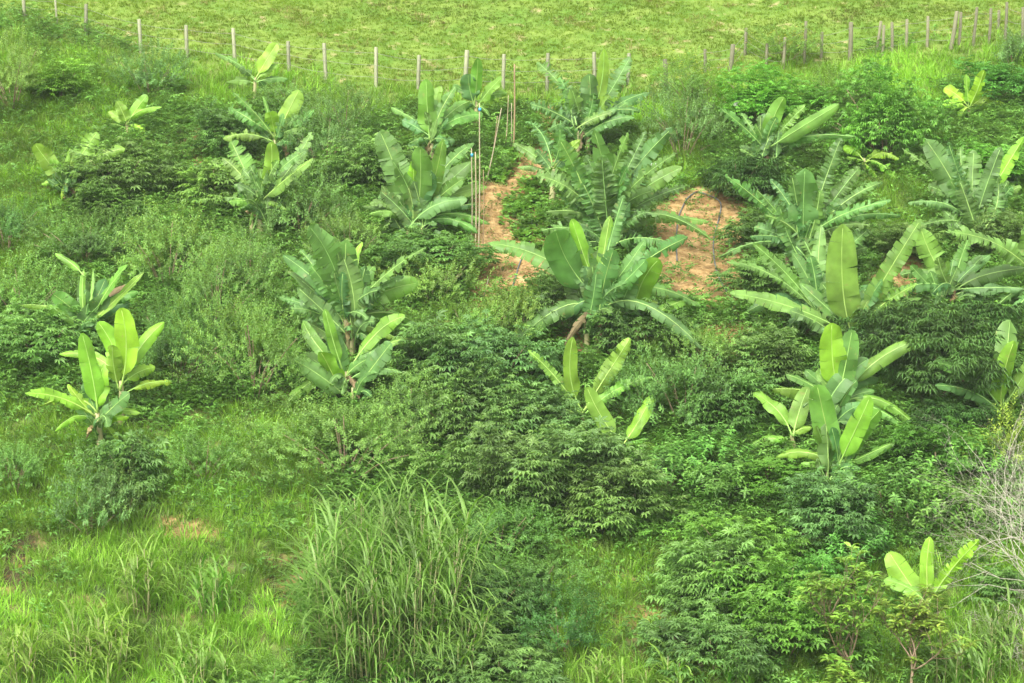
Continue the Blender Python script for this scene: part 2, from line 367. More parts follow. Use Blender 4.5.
# rows of low crop plants on the upper bare strip
cp = wpoly([(503, 196), (530, 180), (548, 186), (545, 228), (552, 262), (528, 258), (505, 225)])
q = P[inpoly(cp, P[:, 0], P[:, 1]) & (rng.random(len(P)) < .38)]
cr = [weed(14, leaf_proto(1, .8, .2), .20, .16, .15) for _ in range(3)]
q2 = wpoly([(505, 150), (520, 160), (500, 185), (480, 175)]); q3 = P[inpoly(q2, P[:, 0], P[:, 1]) & (rng.random(len(P)) < .4)]
scatter('bean_seedlings', cr, np.vstack([q, q3]), rng.uniform(.7, 1.3, len(q)+len(q3)), M_CASL, 'low bright green crop seedlings in the bare soil strip', 'crop seedlings')

# ------------------------------------------------------------------ shrubs
def dome(n, r, h, lump, shell=.35):
    """shoot points through the volume of an uneven crown, more of them near the outside"""
    th = rng.uniform(0, 6.28, n); ph = np.arccos(rng.uniform(-.25, 1, n))
    d = np.stack([np.cos(th)*np.sin(ph), np.sin(th)*np.sin(ph), np.cos(ph)], -1)
    k = rng.normal(0, 1, (7, 3)); k = unit(k)
    bump = 1+lump*1.9*np.max((d@k.T-.75)/.25, axis=1).clip(-1, 1)+.11*rng.normal(0, 1, n)+.22*(rng.random(n) < .07)
    rr = (shell+(1-shell)*rng.random(n)**.5)*bump
    P = d*rr[:, None]*np.array([r, r, h*.50]); P[:, 2] += h*.34
    P[:, 2] = np.maximum(P[:, 2], .06)
    return P, d
def stems(P, h, nst, rad, droop=0):
    acc = Acc(); idx = rng.choice(len(P), min(nst, len(P)), replace=False)
    for i in idx:
        e = P[i]*[.95, .95, .97]; b = np.array([e[0]*.12, e[1]*.12, -.15]); m = (b+e)/2+np.array([-e[0]*.12, -e[1]*.12, h*.10])
        t = np.linspace(0, 1, 5)[:, None]; pts = (1-t)**2*b+2*t*(1-t)*m+t*t*e
        acc.tube(pts, np.linspace(rad, rad*.4, 5), 4)
    return acc
def foliage(kind, r, h):
    acc = Acc(); vol = (r*r*h)
    if kind in ('cassava', 'bright', 'narrow'):
        n = int(62*vol**.75)+14
        P, d = dome(n, r, h, .22)
        if kind == 'narrow': lf = palmate(6, .075, .5, 1.9, .7); ls = .20
        elif kind == 'bright': lf = palmate(6, .17, .25, 2.1, .6); ls = .16
        else: lf = palmate(7, .15, .30, 2.2, .55); ls = .185
        per = 11
        for k in range(per):
            a = k*2.4+rng.uniform(0, .8, n); el = rng.uniform(-.35, .75, n)
            f = np.stack([np.cos(a)*np.cos(el), np.sin(a)*np.cos(el), np.sin(el)], -1)+d*.5
            f = unit(f); T = P+f*ls*rng.uniform(.5, 1.5, n)[:, None]+[0, 0, -.018*k]
            up = np.array([0, 0, 1.])+f*.25+rng.normal(0, .22, (n, 3))
            Vv, Ff, c = instance(*lf, frames(f*[1, 1, .55]+[0, 0, -.12], up)*(ls*rng.uniform(.65, 1.15, n))[:, None, None], T)
            acc.add(Vv, Ff, np.repeat(np.clip(rng.random(n)*.7+.3*(k < 4), 0, 1), c))
        m = {'cassava': M_CAS, 'bright': M_CASL, 'narrow': M_NAR}[kind]
    elif kind in ('fine', 'flower', 'yellow'):
        n = int(230*vol**.72)+50
        P, d = dome(n, r, h, .28)
        lf = simple_leaf(1, .42, .12, .05); tw = unit(d*[1, 1, .6]+[0, 0, .55]+rng.normal(0, .35, (n, 3))); L_ = rng.uniform(.16, .38, n)
        side = unit(np.cross(tw, rng.normal(0, 1, (n, 3))))
        per = 15
        for k in range(per):
            t = (k+.5)/per; a = k*2.4; ax = side*math.cos(a)+np.cross(tw, side)*math.sin(a)
            f = unit(tw*.65+ax); T = P+tw*(L_*t)[:, None]+[0, 0, -.03]
            up = np.array([0, 0, 1.])+tw*.6+rng.normal(0, .3, (n, 3))
            Vv, Ff, c = instance(*lf, frames(f, up)*(rng.uniform(.055, .095, n)*(1.15-.4*t))[:, None, None], T)
            acc.add(Vv, Ff, np.repeat(np.clip(.55*rng.random(n)+.45*t, 0, 1), c))
        m = M_YEL if kind == 'yellow' else M_FINE
    elif kind == 'herb':
        n = int(95*vol**.72)+30
        P, d = dome(n, r, h, .2); lf = leaf_proto(1, .42, .35, .06)
        tw = unit(d*[.5, .5, .4]+[0, 0, .8]+rng.normal(0, .2, (n, 3))); L_ = rng.uniform(.2, .4, n); side = unit(np.cross(tw, rng.normal(0, 1, (n, 3))))
        for k in range(12):
            t = (k+.5)/12; a = (k//2)*1.57+(k % 2)*3.14; ax = side*math.cos(a)+np.cross(tw, side)*math.sin(a)
            f = unit(tw*.25+ax); T = P+tw*(L_*t)[:, None]
            up = tw+rng.normal(0, .25, (n, 3))
            Vv, Ff, c = instance(*lf, frames(f, up)*(rng.uniform(.10, .16, n)*(1.1-.35*t))[:, None, None], T)
            acc.add(Vv, Ff, np.repeat(np.clip(.5*rng.random(n)+.5*t, 0, 1), c))
        m = M_HERB
    return acc, P, m
PROTO = {}
def shrub_proto(kind, size, var):
    key = (kind, size, var)
    if key not in PROTO:
        r, h = {'s': (.55, .85), 'm': (.95, 1.35), 'l': (1.45, 2.0)}[size]
        acc, P, m = foliage(kind, r, h)
        st = stems(P, h, {'s': 6, 'm': 10, 'l': 14}[size], {'s': .010, 'm': .014, 'l': .02}[size])
        fl = None
        if kind == 'flower':
            fa = Acc(); n = 90; Q, d = dome(n, r*1.04, h*1.12, .25, .95); keep = d[:, 2] > .15; Q = Q[keep]; n = len(Q)
            for k in range(4):
                a = np.full(n, k*1.57); f = np.stack([np.cos(a), np.sin(a), a*0+.2], -1)
                Vv, Ff, c = instance(*simple_leaf(1, .7, 0), frames(f, np.tile([0, 0, 1.], (n, 1)))*.055, Q); fa.add(Vv, Ff, .6)
            fl = fa.mesh('flowers', M_FLOW)
        PROTO[key] = (acc.mesh('foliage', m), st.mesh('stems', M_TWIG), fl, r, h)
    return PROTO[key]
def shrub(kind, bx, by, w, h, label, col=(1, 1, 1), group=None, cat='shrub'):
    b = hit(bx, by); k = ppm(b); rw, hh = w/2/k, h/k
    size = 's' if rw < .75 else 'm' if rw < 1.25 else 'l'
    fo, st, fl, r, ph = shrub_proto(kind, size, random.randint(0, 1))
    nm = {'cassava': 'cassava_shrub', 'bright': 'broadleaf_shrub', 'narrow': 'narrow_leaf_shrub', 'fine': 'leafy_shrub', 'flower': 'flowering_shrub', 'yellow': 'yellow_green_shrub', 'herb': 'herb_bush'}[kind]
    grp = {'cassava': 'cassava shrubs on the slope', 'bright': 'light green broadleaf shrubs', 'narrow': 'shrubs with narrow drooping leaves', 'fine': 'small-leaved shrubs on the slope', 'flower': 'yellow-flowered shrubs by the fence', 'yellow': 'yellow-green shrubs', 'herb': 'herb bushes with pointed leaves'}[kind]
    e = empty(nm, b, label, cat, group or grp)
    e.scale = (rw/r, rw/r*random.uniform(.9, 1.1), hh/ph); e.rotation_euler = (0, 0, random.uniform(0, 6.28))
    for n_, me in (('foliage', fo), ('stems', st), ('flowers', fl)):
        if me:
            o = link(n_, me, e)
            if n_ == 'flowers': o['kind'] = 'stuff'
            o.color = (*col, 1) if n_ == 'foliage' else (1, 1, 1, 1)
    return e
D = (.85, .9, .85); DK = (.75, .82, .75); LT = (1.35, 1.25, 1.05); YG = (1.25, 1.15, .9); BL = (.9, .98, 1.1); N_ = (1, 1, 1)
SHRUBS = [
 ('fine', 12, 108, 90, 75, 'leafy green shrub in the top left corner, below the fence', LT),
 ('fine', 150, 98, 60, 52, 'grey-green shrub between two grey fence posts, above the narrow path', BL),
 ('bright', 60, 100, 60, 50, 'bright green shrub high at the upper left, in front of the fence', LT),
 ('cassava', 122, 196, 84, 58, 'dark cassava shrub below the small banana plant with yellow drooping leaf', (.8, .9, .8)),
 ('cassava', 102, 222, 56, 40, 'cassava shrub just right of the upper left torn young banana', (.85, .95, .85)),
 ('fine', 8, 250, 60, 62, 'dark shrub at the left edge above the middle of the slope', D),
 ('fine', 88, 268, 96, 62, 'wide small-leaved shrub below the upper left banana plants', N_),
 ('fine', 25, 325, 80, 66, 'pale shrub at the left edge beside the folded-leaf banana plant', LT),
 ('cassava', 45, 365, 90, 62, 'cassava shrub behind the bright yellow-green young banana', (1, 1.1, .95)),
 ('fine', 168, 290, 90, 80, 'light feathery shrub right of the folded-leaf banana plant', LT),
 ('fine', 215, 335, 120, 105, 'large pale feathery shrub in the middle of the left slope', (1.2, 1.15, 1)),
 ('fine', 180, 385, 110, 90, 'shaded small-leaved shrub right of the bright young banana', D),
 ('fine', 255, 395, 120, 105, 'large shrub with yellowing leaves left of the banana clump with arching leaves', YG),
 ('fine', 250, 290, 80, 60, 'small-leaved shrub below the tall upper left banana', N_),
 ('cassava', 215, 205, 50, 42, 'small cassava shrub beside the narrow bare path', LT),
 ('cassava', 222, 158, 56, 50, 'dark cassava shrub at the left foot of the tall upper left banana', DK),
 ('fine', 290, 112, 60, 34, 'small bluish shrub under the highest banana plant at upper left', (.9, 1, .95)),
 ('fine', 325, 170, 60, 60, 'blue-green shrub right of the tall upper left banana', BL),
 ('fine', 300, 240, 84, 70, 'shrub filling the gap right of the tall upper left banana stem', N_),
 ('fine', 345, 135, 56, 52, 'rounded dark green shrub below the fourth grey post', D),
 ('cassava', 365, 190, 66, 60, 'cassava shrub left of the large upper middle banana', (1.05, 1.1, 1)),
 ('fine', 350, 265, 70, 66, 'shrub below the cassava, left of the large upper middle banana', (1.1, 1.1, .95)),
 ('cassava', 436, 272, 90, 44, 'dark cassava shrub at the foot of the large upper middle banana', (.8, .95, .85)),
 ('fine', 432, 308, 84, 62, 'fresh green shrub below the bamboo stakes', LT),
 ('fine', 470, 352, 84, 66, 'light shrub at the lower end of the bare soil strip', (1.2, 1.2, .9)),
 ('fine', 522, 345, 66, 70, 'yellow-tinged shrub between bare soil and the big central banana', YG),
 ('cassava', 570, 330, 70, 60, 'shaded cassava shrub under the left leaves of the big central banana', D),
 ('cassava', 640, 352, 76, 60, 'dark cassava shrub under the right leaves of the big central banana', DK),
 ('cassava', 440, 395, 96, 76, 'cassava shrub right of the banana clump with arching leaves', N_),
 ('cassava', 498, 388, 96, 70, 'blue-green cassava shrub in the middle of the slope below bare soil', BL),
 ('cassava', 462, 440, 90, 76, 'deep green cassava shrub above the hollow in the middle', D),
 ('cassava', 526, 446, 90, 62, 'broad cassava shrub left of the small central banana', BL),
 ('fine', 345, 478, 150, 92, 'large pale shrub in front of the banana clump with arching leaves', (1.15, 1.2, 1.05)),
 ('fine', 408, 448, 80, 70, 'pale shrub behind the tall cane grass', (1.15, 1.15, 1)),
 ('cassava', 510, 500, 100, 80, 'cassava shrub above the tall cane grass', N_),
 ('cassava', 575, 500, 110, 76, 'cassava shrub below the small central banana', BL),
 ('cassava', 605, 530, 96, 70, 'large cassava shrub in front of the grassy gap', (1, 1.05, 1)),
 ('herb', 662, 495, 84, 56, 'herb bush with pointed leaves right of the two central young bananas', N_),
 ('fine', 685, 425, 96, 92, 'tall feathery shrub right of the small central banana', (.95, 1, .95)),
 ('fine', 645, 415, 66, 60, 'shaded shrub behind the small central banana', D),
 ('fine', 700, 375, 80, 60, 'thin yellowish shrub on the bare soil right of centre', YG),
 ('cassava', 720, 432, 88, 62, 'deep green cassava shrub left of the lower right banana clump', DK),
 ('cassava', 770, 385, 80, 56, 'cassava shrub below the pale torn banana leaves at right', D),
 ('herb', 700, 478, 84, 50, 'leafy herb bush in the centre right below the feathery shrub', (.9, 1, .9)),
 ('bright', 765, 490, 90, 40, 'bright broadleaf shrub at left foot of the lower right banana clump', (.8, .9, .8)),
 ('herb', 716, 500, 80, 50, 'herb bush with pointed leaves left of the lower right bananas', N_),
 ('cassava', 834, 540, 90, 68, 'cassava shrub directly under the lower right banana clump', BL),
 ('bright', 740, 575, 110, 70, 'bright broadleaf shrub topping the foreground thicket at lower right', (.9, 1, .85)),
 ('cassava', 705, 615, 100, 80, 'cassava shrub on the left side of the foreground thicket', (1, 1.1, 1)),
 ('bright', 780, 655, 120, 96, 'bright broadleaf shrub low in the foreground thicket', (.9, 1, .9)),
 ('cassava', 715, 672, 96, 70, 'cassava shrub at the bottom edge left of the glossy sapling', D),
 ('bright', 812, 610, 90, 70, 'broadleaf shrub behind the glossy-leaved sapling', (.85, .95, .9)),
 ('herb', 890, 520, 96, 62, 'herb bush with pointed leaves right of the lower right bananas', (1, 1.05, 1)),
 ('herb', 945, 530, 90, 56, 'herb bush above the lone banana near the bottom right', N_),
 ('herb', 960, 480, 90, 52, 'herb bush left of the bare twiggy shrub', (1.1, 1.1, 1)),
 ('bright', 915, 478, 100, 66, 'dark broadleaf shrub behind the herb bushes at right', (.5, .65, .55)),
 ('herb', 860, 565, 80, 50, 'herb bush below the thin cut stake', (.9, 1, .9)),
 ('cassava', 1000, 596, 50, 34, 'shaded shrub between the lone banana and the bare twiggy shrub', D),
 ('narrow', 925, 400, 126, 96, 'wide shrub with narrow drooping leaves below the right bare patch', N_),
 ('narrow', 885, 360, 76, 60, 'narrow-leaved shrub behind the lower right banana clump', (1.1, 1.1, .95)),
 ('narrow', 958, 440, 70, 44, 'narrow-leaved shrub at the foot of the right edge banana', D),
 ('narrow', 975, 355, 84, 62, 'narrow-leaved shrub under the long dark banana leaves at right', D),
 ('narrow', 738, 196, 70, 46, 'dark shrub under the torn banana plant at the upper right', D),
 ('cassava', 775, 250, 70, 50, 'dark low cassava shrub right of the big bare patch', DK),
 ('cassava', 765, 300, 70, 46, 'cassava shrub beside the lower end of the black hose', (.9, 1, .9)),
 ('fine', 682, 158, 70, 72, 'bluish shrub at upper centre below the yellow-flowered one', BL),
 ('flower', 690, 100, 62, 44, 'shrub with tiny yellow flowers beside the dark leaning posts', (1.2, 1.2, .8)),
 ('flower', 786, 62, 56, 34, 'yellow-flowered shrub standing among the fence posts', (1.2, 1.15, .8)),
 ('bright', 764, 128, 100, 70, 'light green leafy shrub below the dark fence posts', (1.15, 1.2, 1)),
 ('fine', 825, 110, 60, 40, 'thin grassy shrub below the middle of the wooden fence', YG),
 ('bright', 885, 165, 100, 112, 'tall rounded green shrub left of the bright grass strip', (1.1, 1.2, 1.05)),
 ('bright', 995, 182, 84, 46, 'rounded green shrub below the yellow-leaved banana at upper right', (1, 1.1, 1)),
 ('bright', 992, 100, 70, 46, 'green shrub behind the yellow-leaved banana at upper right', (.75, .9, .9)),
 ('fine', 1015, 75, 46, 52, 'grey-green shrub at the right edge just below the fence', BL),
 ('cassava', 900, 255, 60, 36, 'low cassava shrub above the right bare patch', N_),
 ('cassava', 1000, 258, 60, 50, 'dark cassava shrub under the torn right banana clump', DK),
 ('fine', 498, 555, 84, 66, 'fine-leaved shrub right of the tall cane grass', (.9, 1.05, .9)),
 ('fine', 535, 600, 80, 56, 'fine-leaved shrub on the diagonal bank near the bottom centre', (.85, 1, .85)),
 ('fine', 560, 655, 96, 60, 'feathery green shrub at the bottom centre', (.65, .8, .7)),
 ('cassava', 490, 625, 84, 70, 'dark cassava shrub tucked behind the cane grass at bottom', DK),
 ('cassava', 500, 690, 110, 66, 'cassava shrub cut by the bottom edge right of the cane grass', D),
 ('cassava', 128, 490, 56, 56, 'small dark shrub right of the bright young banana stem', D),
 ('fine', 92, 535, 56, 70, 'thin grey-green shrub below the bright young banana', BL),
 ('fine', 125, 520, 50, 46, 'low dark green shrub in the left meadow', N_),
 ('fine', 205, 480, 70, 50, 'low shrub in the meadow left of the large pale shrub', (1.1, 1.2, 1)),
 ('fine', 15, 490, 70, 60, 'sparse shrub at the left edge of the meadow', (1.1, 1.1, .9)),
 ('yellow', 1005, 470, 60, 62, 'yellow-green shrub above the bare twiggy shrub at the right edge', (.9, .95, .9)),
 ('fine', 270, 700, 90, 40, 'low yellowish shrub at the bottom edge left of the cane grass', YG),
]
for s in SHRUBS: shrub(*s[:6], col=s[6])

# ------------------------------------------------------------------ banana plants
def bez(P0, P1, P2, t):
    t = t[:, None]; return (1-t)**2*P0+2*t*(1-t)*P1+t*t*P2, unit(2*(1-t)*(P1-P0)+2*t*(P2-P1))
def make_leaf(P0, P2, parent, wpx=None, torn=.4, age=.2, fold=None, face=None, rise=None, dead=False, k=40, pet=None, under=False):
    v = P2-P0; L = np.linalg.norm(v); u = v[2]/L
    if rise is None: rise = .06+.34*(1-u)
    P1 = P0+v*.42+np.array([0, 0, 1])*L*rise*.75+rng.normal(0, .07, 3)*L
    dN = rng.normal(0, .2, 3)
    fold = random.uniform(-.25, .3) if fold is None else fold
    if u < .3: fold -= .35
    W = (wpx/2/k) if wpx else min(.31, .115*L+.03)*random.uniform(.9, 1.15)
    W *= 1.06
    C = -FW; a = random.uniform(.25, .75); b = random.uniform(.55, 1.0)
    if face is not None: a, b = face
    Nr = np.array([0, 0, 1.])*a+C*b+RT*random.uniform(-.45, .45)
    if under: Nr = Nr*-1
    p0 = pet if pet is not None else random.uniform(.14, .22)
    nstrip = max(2, int(torn*L*15)+2)
    def side(sgn):
        cuts = np.sort(np.concatenate([[0, 1], np.clip(np.linspace(0, 1, nstrip+1)[1:-1]+rng.normal(0, .25/nstrip, nstrip-1), .02, .98)]))
        Vs = []; Fs = []; n = 0; wob = random.uniform(.08, .35); ph_ = random.uniform(0, 6)
        for c0, c1 in zip(cuts[:-1], cuts[1:]):
            m = max(2, int((c1-c0)*16)+1); M = 5
            dr = rng.normal(0, .06+.5*torn)-(.25*torn if u < .5 else 0.05); tw = rng.normal(0, .25*torn); gap = min(.7, rng.uniform(.05, .55)*torn) if torn > .12 else 0.02
            t = np.linspace(c0, c1, m); vv = np.linspace(0, 1, M)
            tt, ww = np.meshgrid(t, vv, indexing='ij')
            mid = (c0+c1)/2; tt2 = mid+(tt-mid)*(1-gap*ww**1.1)
            s = p0+(1-p0)*tt2
            P, T = bez(P0, P1, P2, s.ravel()); Sd = unit(np.cross(T, Nr+s.ravel()[:, None]*dN)); Nn = np.cross(Sd, T)
            w = W*(1-(1-np.minimum(tt2/.22, 1))**2)**.8*np.sqrt(np.maximum(0, 1-tt2**4.5)); w = w.ravel()
            w *= 1-.12*torn*rng.random()
            wv = ww.ravel(); ang = fold+dr*wv-.35*wv**2*(1 if u < .6 else .3)
            loc = np.linspace(-1, 1, m)[:, None].repeat(M, 1).ravel()*tw*wv
            x = w*wv*np.cos(ang); z = w*wv*np.sin(ang)+loc*w*.5+.012*np.sin(tt.ravel()*60)*wv+wob*np.sin(tt.ravel()*11+ph_)*wv*w
            pos = P+Sd*(sgn*x)[:, None]+Nn*z[:, None]+T*(w*wv*.18)[:, None]
            Vs.append(pos); i = (np.arange(m-1)[:, None]*M+np.arange(M-1)[None]).ravel()
            q = np.stack([i, i+1, i+M+1, i+M], -1) if sgn < 0 else np.stack([i, i+M, i+M+1, i+1], -1)
            Fs.append(q+n); n += len(pos)
        return np.vstack(Vs), np.vstack(Fs)
    acc = Acc()
    for sg in (1, -1):
        Vv, Ff = side(sg); acc.add(Vv-base_of[parent.name], [Ff], age)
    lo = link('leaf', acc.mesh('leaf', M_DEAD if dead else M_BAN, True), parent)
    g = random.uniform(.9, 1.12); lo.color = (g*random.uniform(.95, 1.08), g, g*random.uniform(.9, 1.15), 1)
    if dead: lo['label'] = 'withered brown leaf'
    t = np.linspace(0, .97, 12); P, T = bez(P0, P1, P2, t)
    r = np.interp(t, [0, p0, 1], [.030, .017, .005])*min(1, .5+L*.3)
    acc = Acc(); acc.tube(P-base_of[parent.name]-np.array([0, 0, .004]), r, 5, age)
    mo = link('midrib', acc.mesh('midrib', M_DEAD if dead else M_RIB, True), lo)
base_of = {}
def banana(bx, by, cx, cy, leaves, label, age=.15, torn=.4, dy0=0., name='banana_plant'):
    b = hit(bx, by); c = at_depth(cx, cy, b[1]+dy0); k = ppm(b)
    e = empty(name, b, label, 'banana plant', 'banana plants on the hillside'); base_of[e.name] = b
    h = c[2]-b[2]; nst = 3 if len(leaves) >= 12 else 2 if len(leaves) >= 10 else 1; acc = Acc(); t = np.linspace(0, 1, 7)[:, None]
    crowns = [c]
    pts = (b-[0, 0, .25])*(1-t)+(c+[0, 0, .05])*t+np.array([.03, .02, 0])*np.sin(t*3.1)
    r0 = min(.13, .05+.05*h)
    acc.tube(pts-b, np.linspace(r0, r0*.5, 7), 9); link('pseudostem', acc.mesh('pseudostem', M_STEM, True), e)
    for q in range(nst-1):
        c2 = c+np.array([random.choice([-1, 1])*random.uniform(.15, .3), random.uniform(-.35, .1), -h*random.uniform(.1, .5)]); crowns.append(c2); b2 = c2*1.; b2[2] = float(H(b2[0], b2[1]))-.2
        acc = Acc(); acc.tube(b2*(1-t)+c2*t-b, np.linspace(r0*.8, r0*.4, 7), 8); link('pseudostem', acc.mesh('pseudostem', M_STEM, True), e)
    if len(leaves) >= 9:
        sz = np.median([math.hypot(l[0]-cx, l[1]-cy) for l in leaves])
        for q in range(int(len(leaves)*(1.2 if len(leaves) > 11 else .75))):
            a = random.gauss(0, .75); rr = sz*random.uniform(.35, .92); leaves = leaves+[(cx+rr*math.sin(a), cy-rr*math.cos(a)*.9, dict(age=random.uniform(0, .15), torn=min(1.1, torn*random.uniform(.8, 1.6)), fill=1))]
        for q in range(4):
            leaves = leaves+[(cx+random.uniform(-.5, .5)*sz, cy+random.uniform(.0, .35)*sz, dict(dy=random.uniform(-.9, -.4), age=.02, torn=torn*1.3, rise=.5, fill=1))]
        for q in range(2): leaves = leaves+[(cx+random.uniform(-.35, .35)*sz, cy+random.uniform(.35, .6)*sz, dict(dy=random.uniform(-.5, .3), dead=True, torn=.9, rise=.6, wpx=7))]
    for lf in leaves:
        tx, ty = lf[0], lf[1]; o = dict(lf[2]) if len(lf) > 2 else {}
        L2 = math.hypot(tx-cx, ty-cy)/k
        dy = o.pop('dy', None)
        if dy is None: dy = L2*random.choice([-1, 1])*random.uniform(.05, .5)
        ox, oy = o.pop('o', (cx, cy))
        P0 = at_depth(ox, oy, c[1]) if (ox, oy) != (cx, cy) else (random.choice(crowns)-np.array([0, 0, h*random.uniform(-.12, .5)]) if o.pop('fill', 0) else c)+np.array([random.uniform(-.05, .05), random.uniform(-.05, .05), random.uniform(-.22, .10)*min(1, h)+(-.12*h if ty > cy-8 else 0)])
        P2 = at_depth(tx, ty, c[1]+dy)
        g = float(H(P2[0], P2[1]))+.05
        if P2[2] < g: P2 = at_depth(tx, ty, c[1]-abs(dy)); P2[2] = max(P2[2], float(H(P2[0], P2[1]))+.05)
        a = o.pop('age', age+random.uniform(-.08, .12)); tr = o.pop('torn', torn*random.uniform(.6, 1.3))
        make_leaf(P0, P2, e, age=min(1, max(0, a)), torn=tr, k=k, **o)
    return e
def W(w, **k): return dict(wpx=w, **k)
B = dict(age=.75, torn=.05); Y1 = .95
banana(100, 462, 97, 415, [(82, 333, W(19, age=.9, torn=.05, face=(.1, 1), dy=-.2)), (103, 366, W(24, age=.85, torn=.05, face=(.3, .9), dy=.2)), (25, 393, W(13, torn=.4)), (40, 406, W(12, torn=.5)), (55, 431, W(11)), (129, 417, W(12)), (140, 413, W(9)), (68, 384, W(9)), (118, 445, W(8))],
       'bright yellow-green young banana with reddish stem standing alone at lower left', .8, .25)
banana(119, 425, 121, 383, [(121, 308, W(24, age=.95, torn=.03, face=(.1, 1), dy=-.3)), (164, 322, W(15, age=.85, torn=.05, face=(.3, 1))), (98, 322, W(20, age=.8, torn=.1, face=(.1, 1))), (172, 382, W(11, torn=.5)), (155, 367, W(14, torn=.4)), (59, 354, W(10)), (112, 345, W(18, age=.7, face=(.1, 1)))],
       'bright young banana with tall upright leaf, just behind the lone lower left one', .75, .2)
banana(110, 474, 110, 464, [(106, 449, W(6)), (119, 447, W(6)), (124, 461, W(5)), (98, 458, W(5))], 'tiny banana sucker at the foot of the bright lower left banana', .8, .05)
banana(85, 352, 85, 322, [(55, 253, W(8, torn=.1, o=(84, 276), rise=.1)), (84, 270, W(6, torn=0, face=(.1, 1))), (93, 270, W(4, torn=0)), (127, 265, W(11, age=.5)), (144, 272, W(9, age=.5)), (138, 292, W(17, torn=.3, face=(.5, .8))), (20, 305, W(9)), (48, 306, W(11)), (53, 294, W(17, torn=.05, age=.3, face=(.2, 1))), (130, 285, W(6, dead=True)), (70, 332, W(8))],
       'young banana with a folded top leaf behind the bright lower left bananas', .45, .15)
banana(68, 206, 66, 183, [(35, 144, W(18, torn=.2)), (70, 148, W(5, torn=0)), (97, 132, W(20, torn=.5, age=.6)), (125, 149, W(14, torn=.4)), (41, 184, W(8)), (62, 199, W(7, age=.8)), (74, 152, W(10)), (86, 193, W(6, age=1)), (50, 160, W(10))],
       'small pale banana with ragged leaves at the upper left edge of the cassava', .5, .35)
banana(128, 140, 126, 123, [(147, 95, W(12, age=.6)), (162, 107, W(10, age=.6)), (105, 125, W(9)), (117, 101, W(11)), (150, 138, W(8, age=1, torn=.5)), (108, 112, W(10))],
       'small light green banana above the dark cassava at upper left', .5, .2)
banana(259, 243, 260, 196, [(271, 142, W(15, age=.75, torn=.03, face=(.1, 1), dy=-.3)), (231, 141, W(24, torn=.7)), (313, 158, W(16, torn=.3)), (312, 132, W(16, torn=.5)), (223, 158, W(15, torn=.7)), (307, 150, W(12)), (300, 184, W(14)), (287, 210, W(10, age=.6)), (229, 202, W(14, torn=.6)), (249, 226, W(9, age=.6)), (238, 184, W(13, age=0)), (278, 160, W(14, age=.3)), (246, 212, W(8, dead=True))],
       'tall banana with pale bare stem and ragged leaves, lower of three stacked at upper left', .25, .5)
banana(271, 170, 275, 140, [(299, 90, W(20, torn=.1, age=.45, face=(.2, 1))), (314, 109, W(13, torn=.5)), (270, 112, W(15, age=.7, torn=.03, face=(.1, 1), dy=-.3)), (229, 107, W(14, torn=.7)), (263, 96, W(4, torn=0)), (233, 92, W(11, torn=.7)), (306, 128, W(12)), (223, 139, W(13, torn=.7)), (248, 118, W(16, age=0))],
       'banana with a broad pale erect leaf, middle of the three stacked at upper left', .2, .5)
banana(252, 100, 255, 79, [(277, 43, W(14, age=.7, torn=.05, face=(.2, 1))), (278, 64, W(9, age=.5)), (215, 53, W(8, torn=.6)), (226, 82, W(10)), (288, 79, W(9)), (240, 68, W(10, age=0)), (265, 90, W(9, age=0))],
       'highest banana at upper left, one bright leaf sticking up before the fence', .2, .4)
banana(346, 366, 345, 315, [(309, 226, W(30, torn=.35, face=(.1, 1))), (333, 236, W(14, torn=.8)), (346, 240, W(26, torn=.25, face=(.1, 1))), (362, 242, W(10, age=.7, torn=.05)), (374, 266, W(15, age=.3)), (426, 247, W(13, torn=.5)), (418, 283, W(24, torn=.2, age=.35, face=(.3, 1))), (283, 255, W(15, torn=.15, age=.15)), (288, 271, W(12, torn=.2)), (279, 297, W(12, torn=.6)), (436, 338, W(12, torn=.3, age=.3)), (414, 350, W(12, age=.5)), (404, 277, W(14)), (378, 290, W(26, torn=.9, age=0, dy=-.7)), (300, 250, W(12, torn=.7)), (318, 330, W(14, age=0)), (385, 340, W(14, age=0)), (330, 345, W(8, dead=True))],
       'large dark banana clump with many broad leaves, left of centre', .12, .45)
banana(345, 402, 345, 374, [(325, 309, W(11, age=.5, torn=.03, face=(.1, 1))), (405, 316, W(16, torn=.2, rise=.5)), (303, 321, W(13, torn=.1, age=.35)), (321, 352, W(20, age=.8, torn=.1, face=(.2, 1), dy=-.5, o=(342, 395))), (271, 357, W(11)), (277, 376, W(12, rise=.5)), (281, 419, W(15, rise=.4)), (380, 368, W(12, rise=.5)), (301, 380, W(10)), (402, 372, W(12, age=.1)), (430, 338, W(11, rise=.4))],
       'young banana with arching light leaves in front of the large dark clump', .45, .2)
banana(418, 246, 416, 222, [(380, 131, W(28, torn=.45, face=(.1, 1))), (420, 147, W(24, torn=.15, face=(.1, 1))), (414, 161, W(13, age=.95, torn=.1, face=(.1, 1), dy=-.5, o=(416, 205))), (443, 139, W(16, torn=.2, face=(.1, 1), age=.3)), (474, 143, W(13)), (471, 162, W(18, torn=.15)), (487, 187, W(16, torn=.2)), (477, 204, W(11)), (490, 224, W(11, age=.4)), (477, 233, W(12)), (362, 206, W(15, torn=.3, age=0)), (369, 214, W(12, age=.2)), (427, 248, W(11)), (384, 190, W(18, torn=.2)), (464, 178, W(16)), (432, 172, W(20, age=0, torn=.2)), (398, 232, W(14, age=0)), (448, 230, W(16, age=0)), (392, 160, W(18, age=.1)), (385, 246, W(10))],
       'large full banana with pale fresh centre leaf beside the bamboo stakes', .12, .3)
